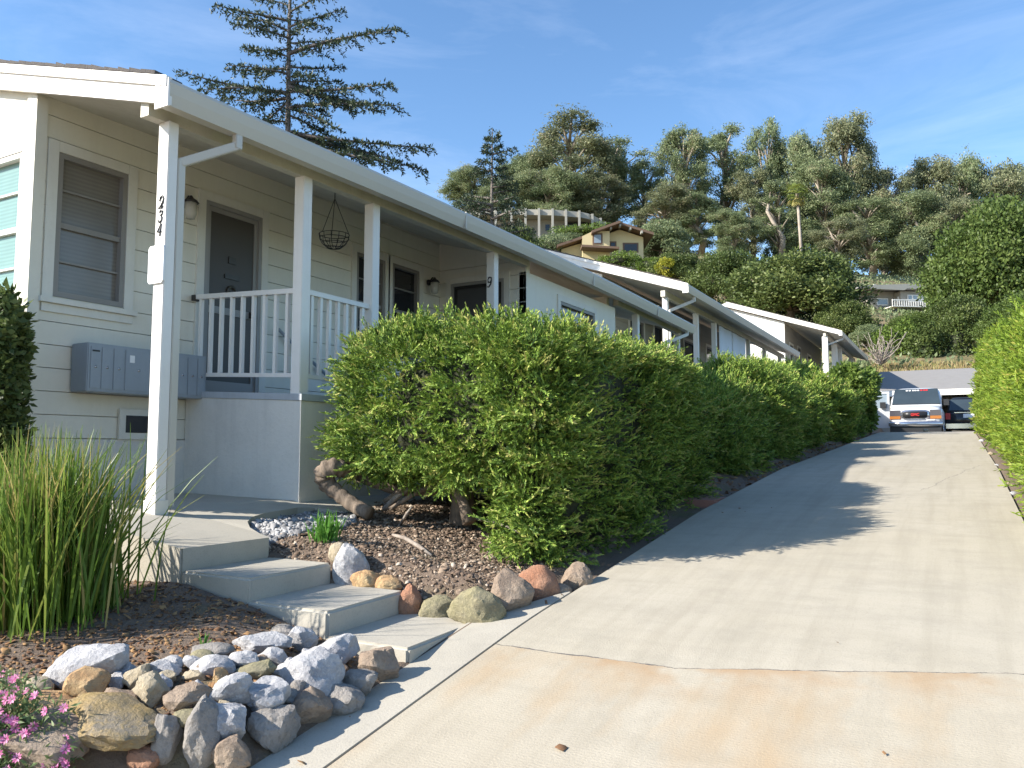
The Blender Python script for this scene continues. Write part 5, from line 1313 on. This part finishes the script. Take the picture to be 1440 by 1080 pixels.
# yellow house: local x = right in the picture, y = away
yh0 = at(872, 366, d=110); hr = empty('hillside_house', yh0, 'yellow hillside house with a brown gabled roof', 'house', None, YAW)
k = 110/F
def lp(b, name, mat, root, par=None):
    o = b.build(name, mat, None); o.parent = par or root; return o
x = lambda px_: (px_-872)*k
zz = lambda py_: (366-py_)*k
b = MB(); b.prism([(x(855), -4), (x(905), -4), (x(905), zz(333)), (x(872), zz(322)), (x(855), zz(328))], 'Y', 0, 9)
b.prism([(x(818), -4), (x(856), -4), (x(856), zz(328)), (x(835), zz(327)), (x(818), zz(335))], 'Y', -1.3, 7)
b.prism([(x(790), -4), (x(819), -4), (x(819), zz(340)), (x(790), zz(349))], 'Y', .4, 7); lp(b, 'wall', MAT['ochre'], hr)
b = MB()
def slab(xa, za, xb, zb, y0, y1, th=.35): b.prism([(xa, za), (xb, zb), (xb, zb+th), (xa, za+th)], 'Y', y0, y1)
slab(x(870), zz(319), x(917), zz(334), -1.6, 10); slab(x(830), zz(333.5), x(870), zz(319), -2.4, 10); slab(x(783), zz(350), x(830), zz(334), -1.2, 8)
slab(x(815), zz(356), x(866), zz(359), -3.6, -1.4, .3)
lp(b, 'roof', MAT['brownwood'], hr)
for (xa, xb, ya, yb, yy, pm) in ((857, 867, 339, 353, -.06, 'dark'), (876, 898, 341, 355, -.06, 'dark'), (832, 846, 331, 347, -1.36, 'skyglass')):
    b = MB(); b.box(x(xa), x(xb), yy, yy+.2, zz(yb), zz(ya)); wd = lp(b, 'window', MAT['brownwood'], hr)
    b = MB(); b.box(x(xa)+.22, x(xb)-.22, yy-.05, yy+.1, zz(yb)+.22, zz(ya)-.22); lp(b, 'pane', MAT[pm], hr, wd)
b = MB()
for xx in (857, 870, 884, 900): b.box(x(xx)-.12, x(xx)+.12, -2.0, -1.0, zz(322+abs(xx-870)*.32)-.1, zz(322+abs(xx-870)*.32)+.25)
lp(b, 'rafter_ends', MAT['palebeam'], hr)
# long curved building with a colonnade
lb0 = at(745, 320, d=145); lr = empty('colonnade_building', lb0, 'long low curved hillside building with a row of pale posts', 'building', None, YAW); k2 = 145/F
X2 = lambda px_: (px_-745)*k2
Z2 = lambda py_: (320-py_)*k2
def cy(px_): return float(np.interp(px_, [630, 700, 780, 830, 850, 860], [2.5, .6, 0, 1.0, 3.4, 6.5]))
cxs = np.linspace(632, 858, 24)
b = MB(); V = []; f = []
for px_ in cxs:
    tz = np.interp(px_, [630, 690, 820, 858], [289, 291, 296, 303]); y = cy(px_)
    V += [(X2(px_), y, Z2(tz)), (X2(px_), y, Z2(tz+8)), (X2(px_), y+8, Z2(tz+8)), (X2(px_), y+8, Z2(tz))]
for i in range(len(cxs)-1):
    a = i*4; c = a+4
    for q in range(4): f.append((a+q, a+(q+1) % 4, c+(q+1) % 4, c+q))
f += [(0, 1, 2, 3), tuple(range(len(V)-4, len(V)))]
b.add(V, f); lp(b, 'roof', MAT['palebeam'], lr)
b = MB(); V = []; f = []
for px_ in cxs: y = cy(px_)+3; V += [(X2(px_), y, -6), (X2(px_), y, Z2(302)), (X2(px_), y+4.5, Z2(302)), (X2(px_), y+4.5, -6)]
for i in range(len(cxs)-1):
    a = i*4; c = a+4
    for q in range(4): f.append((a+q, a+(q+1) % 4, c+(q+1) % 4, c+q))
f += [(0, 1, 2, 3), tuple(range(len(V)-4, len(V)))]
b.add(V, f); lp(b, 'wall', MAT['greywall'], lr)
b = MB(); b.box(X2(768), X2(774), cy(770)+2.9, cy(770)+3.1, Z2(318), Z2(309)); lp(b, 'window', MAT['dark'], lr)
b = MB(); b.box(X2(795), X2(838), cy(800)+2.8, cy(800)+3.1, Z2(320), Z2(305)); lp(b, 'window', MAT['dark'], lr)
for px_ in (653, 674, 697, 719, 739, 758, 777, 796, 815, 834, 847, 855):
    tz = np.interp(px_, [630, 690, 820, 858], [289, 291, 296, 303]); y = cy(px_)-.25
    b = MB(); b.box(X2(px_)-.2, X2(px_)+.2, y-.25, y+.22, -5, Z2(tz)+.1); lp(b, 'post', MAT['palebeam'], lr)
# grey house on the right of the hill
g0 = at(1262, 436, d=92); gr_ = empty('hillside_house', g0, 'grey hillside house with a flat pale roof and white balcony rail', 'house', None, YAW+.12); k3 = 92/F
X3 = lambda px_: (px_-1262)*k3
Z3 = lambda py_: (436-py_)*k3
b = MB(); b.box(X3(1218), X3(1262), 0, 7, -3, Z3(410)); b.box(X3(1258), X3(1330), -1.2, 7, -3, Z3(412)); lp(b, 'wall', MAT['greywall'], gr_)
b = MB(); b.prism([(X3(1192), Z3(411.5)), (X3(1258), Z3(412.5)), (X3(1262), Z3(410)), (X3(1340), Z3(412)), (X3(1340), Z3(408)), (X3(1275), Z3(403)), (X3(1205), Z3(407))], 'Y', -2.0, -1.85); lp(b, 'fascia', MAT['palebeam'], gr_)
b = MB(); b.add([(X3(1192), -1.9, Z3(409)), (X3(1342), -1.9, Z3(409)), (X3(1335), 9, Z3(398)), (X3(1215), 9, Z3(398)), (X3(1192), -1.9, Z3(411)), (X3(1342), -1.9, Z3(411)), (X3(1335), 9, Z3(400)), (X3(1215), 9, Z3(400))], [(0,1,2,3),(4,7,6,5),(0,4,5,1),(1,5,6,2),(2,6,7,3),(3,7,4,0)]); lp(b, 'roof', MAT['slate'], gr_)
b = MB(); b.box(X3(1236), X3(1239), 1, 1.3, Z3(403), Z3(397)); lp(b, 'roof_vent', MAT['palebeam'], gr_)
for xa, xb, ya, yb, yy, nn in ((1231, 1248, 420, 430, -.08, 1), (1257, 1264, 419, 430, -.9, 1), (1268, 1304, 417, 427, -1.28, 5)):
    b = MB(); b.box(X3(xa), X3(xb), yy, yy+.2, Z3(yb), Z3(ya)); wd = lp(b, 'window', MAT['trim'], gr_)
    b = MB(); W_ = (X3(xb)-X3(xa))/nn
    for q in range(nn): b.box(X3(xa)+q*W_+.1, X3(xa)+(q+1)*W_-.1, yy-.04, yy+.1, Z3(yb)+.12, Z3(ya)-.12)
    lp(b, 'pane', MAT['skyglass'], gr_, wd)
b = MB(); b.box(X3(1232), X3(1312), -3.0, -1.25, Z3(438), Z3(437)); b.bar((X3(1232), -2.95, Z3(429)), (X3(1312), -2.95, Z3(427)), .1)
for q in range(24): xx = 1232+q*3.4; b.bar((X3(xx), -2.95, Z3(437)), (X3(xx), -2.95, Z3(428)), .07)
lp(b, 'balcony', MAT['trim'], gr_)

# ------------------------------------------------------------------ vehicles
VX, VY, VZ = -1.37, 33.3, .44
van = empty('parked_van', (VX, VY, VZ), 'white delivery van parked head-on with its side door open', 'van')
H_ = 2.05
b = MB(); b.loft([(.05, 0, .86, .52, 1.10), (.14, 0, .94, .42, 1.18), (.5, 0, .98, .36, 1.24), (1.0, 0, .99, .34, 1.28), (1.25, 0, .99, .34, 1.30), (5.2, 0, 1.0, .34, 1.32), (5.35, 0, .96, .4, 1.3)], 0, 28, 6)
b.loft([(1.02, 0, .96, 1.15, 1.30), (1.30, 0, .95, 1.15, 1.62), (1.72, 0, .89, 1.15, H_-.05), (2.1, 0, .90, 1.15, H_), (5.1, 0, .91, 1.15, H_+.02), (5.3, 0, .87, 1.15, H_-.06)], 0, 28, 6)
bd = lp(b, 'body', MAT['vanwhite'], van)
def inclined(y0, z0, w0, y1, z1, w1, th=.02):
    b = MB(); n_ = Vector((0, -(z1-z0), (y1-y0))).normalized()*th
    q = [(-w0, y0, z0), (w0, y0, z0), (w1, y1, z1), (-w1, y1, z1)]
    b.add([tuple(Vector(p)+n_) for p in q]+[tuple(Vector(p)-n_) for p in q], [(0,1,2,3),(7,6,5,4),(0,4,5,1),(1,5,6,2),(2,6,7,3),(3,7,4,0)]); return b
ws = lp(inclined(1.03, 1.33, .90, 1.66, 1.96, .81, .035), 'windshield', MAT['carglass'], van)
b = MB()
def blob(u0, u1, v0, v1): # strip of the banner along the top of the glass
    for q in (0,):
        y0 = 1.03+.63*v0; z0 = 1.33+.63*v0; y1 = 1.03+.63*v1; z1 = 1.33+.63*v1; o_ = Vector((0, -.028, .028))
        b.add([tuple(Vector(p)+o_) for p in ((u0, y0, z0), (u1, y0, z0), (u1, y1, z1), (u0, y1, z1))], [(0,1,2,3)])
for u in (-.38, -.27, -.14, -.05, .05): blob(u, u+.07, .86, .93)
lp(b, 'banner', MAT['plate'], van, ws)
b = MB()
for u in (.16, .28, .36): blob(u, u+.09, .86, .94)
lp(b, 'banner', MAT['red'], van, ws)
b = MB(); b.loft([(-.01, 0, .50, .70, 1.06), (.10, 0, .52, .68, 1.08)], 0, 24, 6); gl = lp(b, 'grille', MAT['chrome'], van)
b = MB(); b.loft([(-.025, 0, .45, .75, 1.01), (.02, 0, .45, .75, 1.01)], 0, 24, 6); lp(b, 'grille_mesh', MAT['plastic'], van, gl)
cu = bpy.data.curves.new('emblem', 'FONT'); cu.body = 'GMC'; cu.size = .14; cu.extrude = .008; cu.align_x = 'CENTER'; cu.align_y = 'CENTER'; cu.offset = .006
to = bpy.data.objects.new('emblem_text', cu); COL.objects.link(to); dg = bpy.context.evaluated_depsgraph_get(); dg.update()
me = bpy.data.meshes.new_from_object(to.evaluated_get(dg)); bpy.data.objects.remove(to); me.materials.clear(); me.materials.append(MAT['red'])
eo = bpy.data.objects.new('emblem', me); COL.objects.link(eo); eo.parent = gl; eo.location = (0, -.036, .88); eo.rotation_euler = (R(90), 0, 0)
for s_ in (-1, 1):
    b = MB(); b.box(s_*.54, s_*.93, .02, .16, .84, 1.06); hl = lp(b, 'headlight', MAT['clearlens'], van)
    b = MB(); b.box(s_*.54, s_*.94, .015, .17, .72, .835); lp(b, 'turn_signal', MAT['amber'], van, hl)
    b = MB(); b.box(s_*1.02, s_*1.22, 1.2, 1.3, 1.28, 1.52); b.bar((s_*.95, 1.3, 1.3), (s_*1.1, 1.27, 1.36), .05)
    if s_ > 0: lp(b, 'wing_mirror', MAT['plastic'], van)
    b = MB(); b.box(s_*.40+(.0), s_*.42, -.02, .02, .6, .62)
for s_ in (-1, 1):
    for yy in (.95, 4.2):
        b = MB(); b.tube([(s_*.76, yy, .33), (s_*.98, yy, .33)], .34, 20); wh = lp(b, 'wheel', MAT['rubber'], van)
        b = MB(); b.tube([(s_*.97, yy, .33), (s_*.99, yy, .33)], .2, 16); lp(b, 'rim', MAT['chrome'], van, wh)
b = MB(); b.loft([(-.06, 0, .98, .44, .62), (.12, 0, 1.0, .42, .64)], 0, 24, 7); lp(b, 'bumper', MAT['chrome'], van)
b = MB(); b.box(-.92, .92, .02, .4, .22, .43); lp(b, 'air_dam', MAT['plastic'], van)
b = MB(); b.box(.4, .7, -.02, .02, .655, .69); lp(b, 'badge', MAT['plate'], van)
van.scale = (.92, 1, .97)
# open door on the viewer's left
b = MB(); x0, x1 = -1.86, -1.02; yd = 1.35
b.box(x0, x1, yd, yd+.09, .42, 1.22); b.box(x0, x0+.09, yd, yd+.09, 1.22, 1.9); b.box(x1-.09, x1, yd, yd+.09, 1.22, 1.9); b.box(x0+.09, x1-.09, yd, yd+.09, 1.81, 1.9)
dr = lp(b, 'open_door', MAT['vanwhite'], van)
b = MB(); b.box(x0+.085, x1-.085, yd+.03, yd+.06, 1.215, 1.815); lp(b, 'door_window', MAT['skyglass'], van, dr)
b = MB(); b.box(x1-.36, x1-.14, yd-.16, yd-.04, 1.22, 1.46); lp(b, 'wing_mirror', MAT['plastic'], van, dr)

SX_, SY_, SZ_ = .5, 37.6, .46
suv = empty('parked_suv', (SX_, SY_, SZ_), 'black sport utility vehicle parked tail-out beside the white van', 'car')
b = MB(); b.loft([(0, 0, .90, .45, 1.05), (.12, 0, .95, .36, 1.12), (2, 0, .97, .34, 1.12), (4.3, 0, .95, .34, 1.02), (4.5, 0, .88, .42, .9)], 0, 24, 6)
b.loft([(.10, 0, .86, 1.0, 1.12), (.42, 0, .78, 1.0, 1.66), (.7, 0, .80, 1.0, 1.72), (2.4, 0, .80, 1.0, 1.72), (3.2, 0, .84, 1.0, 1.12)], 0, 24, 6); lp(b, 'body', MAT['suvblack'], suv)
lp(inclined(.10, 1.14, .78, .38, 1.60, .70, .03), 'rear_window', MAT['carglass'], suv)
b = MB(); b.box(-.28, .12, -.03, .02, .84, 1.0); pl = lp(b, 'number_plate', MAT['plate'], suv)
b = MB(); b.box(-.92, .92, -.06, .2, .40, .60); lp(b, 'bumper', MAT['chrome'], suv)
b = MB(); b.box(-.6, .6, -.02, .02, 1.04, 1.07); lp(b, 'chrome_strip', MAT['chrome'], suv)
for s_ in (-1, 1):
    b = MB(); b.box(s_*.74, s_*.92, -.01, .1, .78, 1.04); lp(b, 'tail_light', MAT['red'], suv)
    for yy in (.9, 3.6):
        b = MB(); b.tube([(s_*.74, yy, .33), (s_*.95, yy, .33)], .34, 18); lp(b, 'wheel', MAT['rubber'], suv)

# ------------------------------------------------------------------ light
SUN_AZ = R(44); EL_ = R(30.5)   # direction towards the sun: (-sin, -cos)
sd = Vector((-math.sin(SUN_AZ)*math.cos(EL_), -math.cos(SUN_AZ)*math.cos(EL_), math.sin(EL_)))
sl = bpy.data.lights.new('sun', 'SUN'); so_ = bpy.data.objects.new('sun', sl); COL.objects.link(so_)
sl.energy = 5.0; sl.angle = R(.53); sl.color = (1, .93, .82)
so_.rotation_euler = (-sd).to_track_quat('-Z', 'Y').to_euler()
world = bpy.data.worlds.new('World'); scene.world = world; world.use_nodes = True; nt = world.node_tree
bg = nt.nodes['Background']; sk = nt.nodes.new('ShaderNodeTexSky'); sk.sky_type = 'NISHITA'; sk.sun_disc = False
sk.sun_elevation = EL_; sk.sun_rotation = math.atan2(sd.x, sd.y); sk.air_density = 1.0; sk.dust_density = .35; sk.ozone_density = 2.4; sk.altitude = 50
tc = nt.nodes.new('ShaderNodeTexCoord'); mp = N(nt, 'ShaderNodeMapping'); mp.inputs['Scale'].default_value = (1.2, 1.2, 5.5); mp.inputs['Rotation'].default_value = (.25, .1, .5)
nt.links.new(tc.outputs['Generated'], mp.inputs[0])
nz = N(nt, 'ShaderNodeTexNoise', Scale=2.2, Detail=7, Roughness=.62); nz.inputs['Distortion'].default_value = .6; nt.links.new(mp.outputs[0], nz.inputs['Vector'])
fc = ramp(nt, nz.outputs[0], [(.48, (0, 0, 0)), (.85, (.10,)*3)])
mc = mixc(nt, fc, sk.outputs[0], (9, 9.2, 9.6))
hs = N(nt, 'ShaderNodeHueSaturation', Saturation=1.12, Value=1.06); nt.links.new(mc, hs.inputs['Color'])
nt.links.new(hs.outputs[0], bg.inputs[0]); bg.inputs[1].default_value = .122
vs = scene.view_settings; vs.view_transform = 'Standard'; vs.look = 'None'; vs.exposure = 1.02; vs.gamma = 1
scene.cycles.max_bounces = 6; scene.cycles.transparent_max_bounces = 6
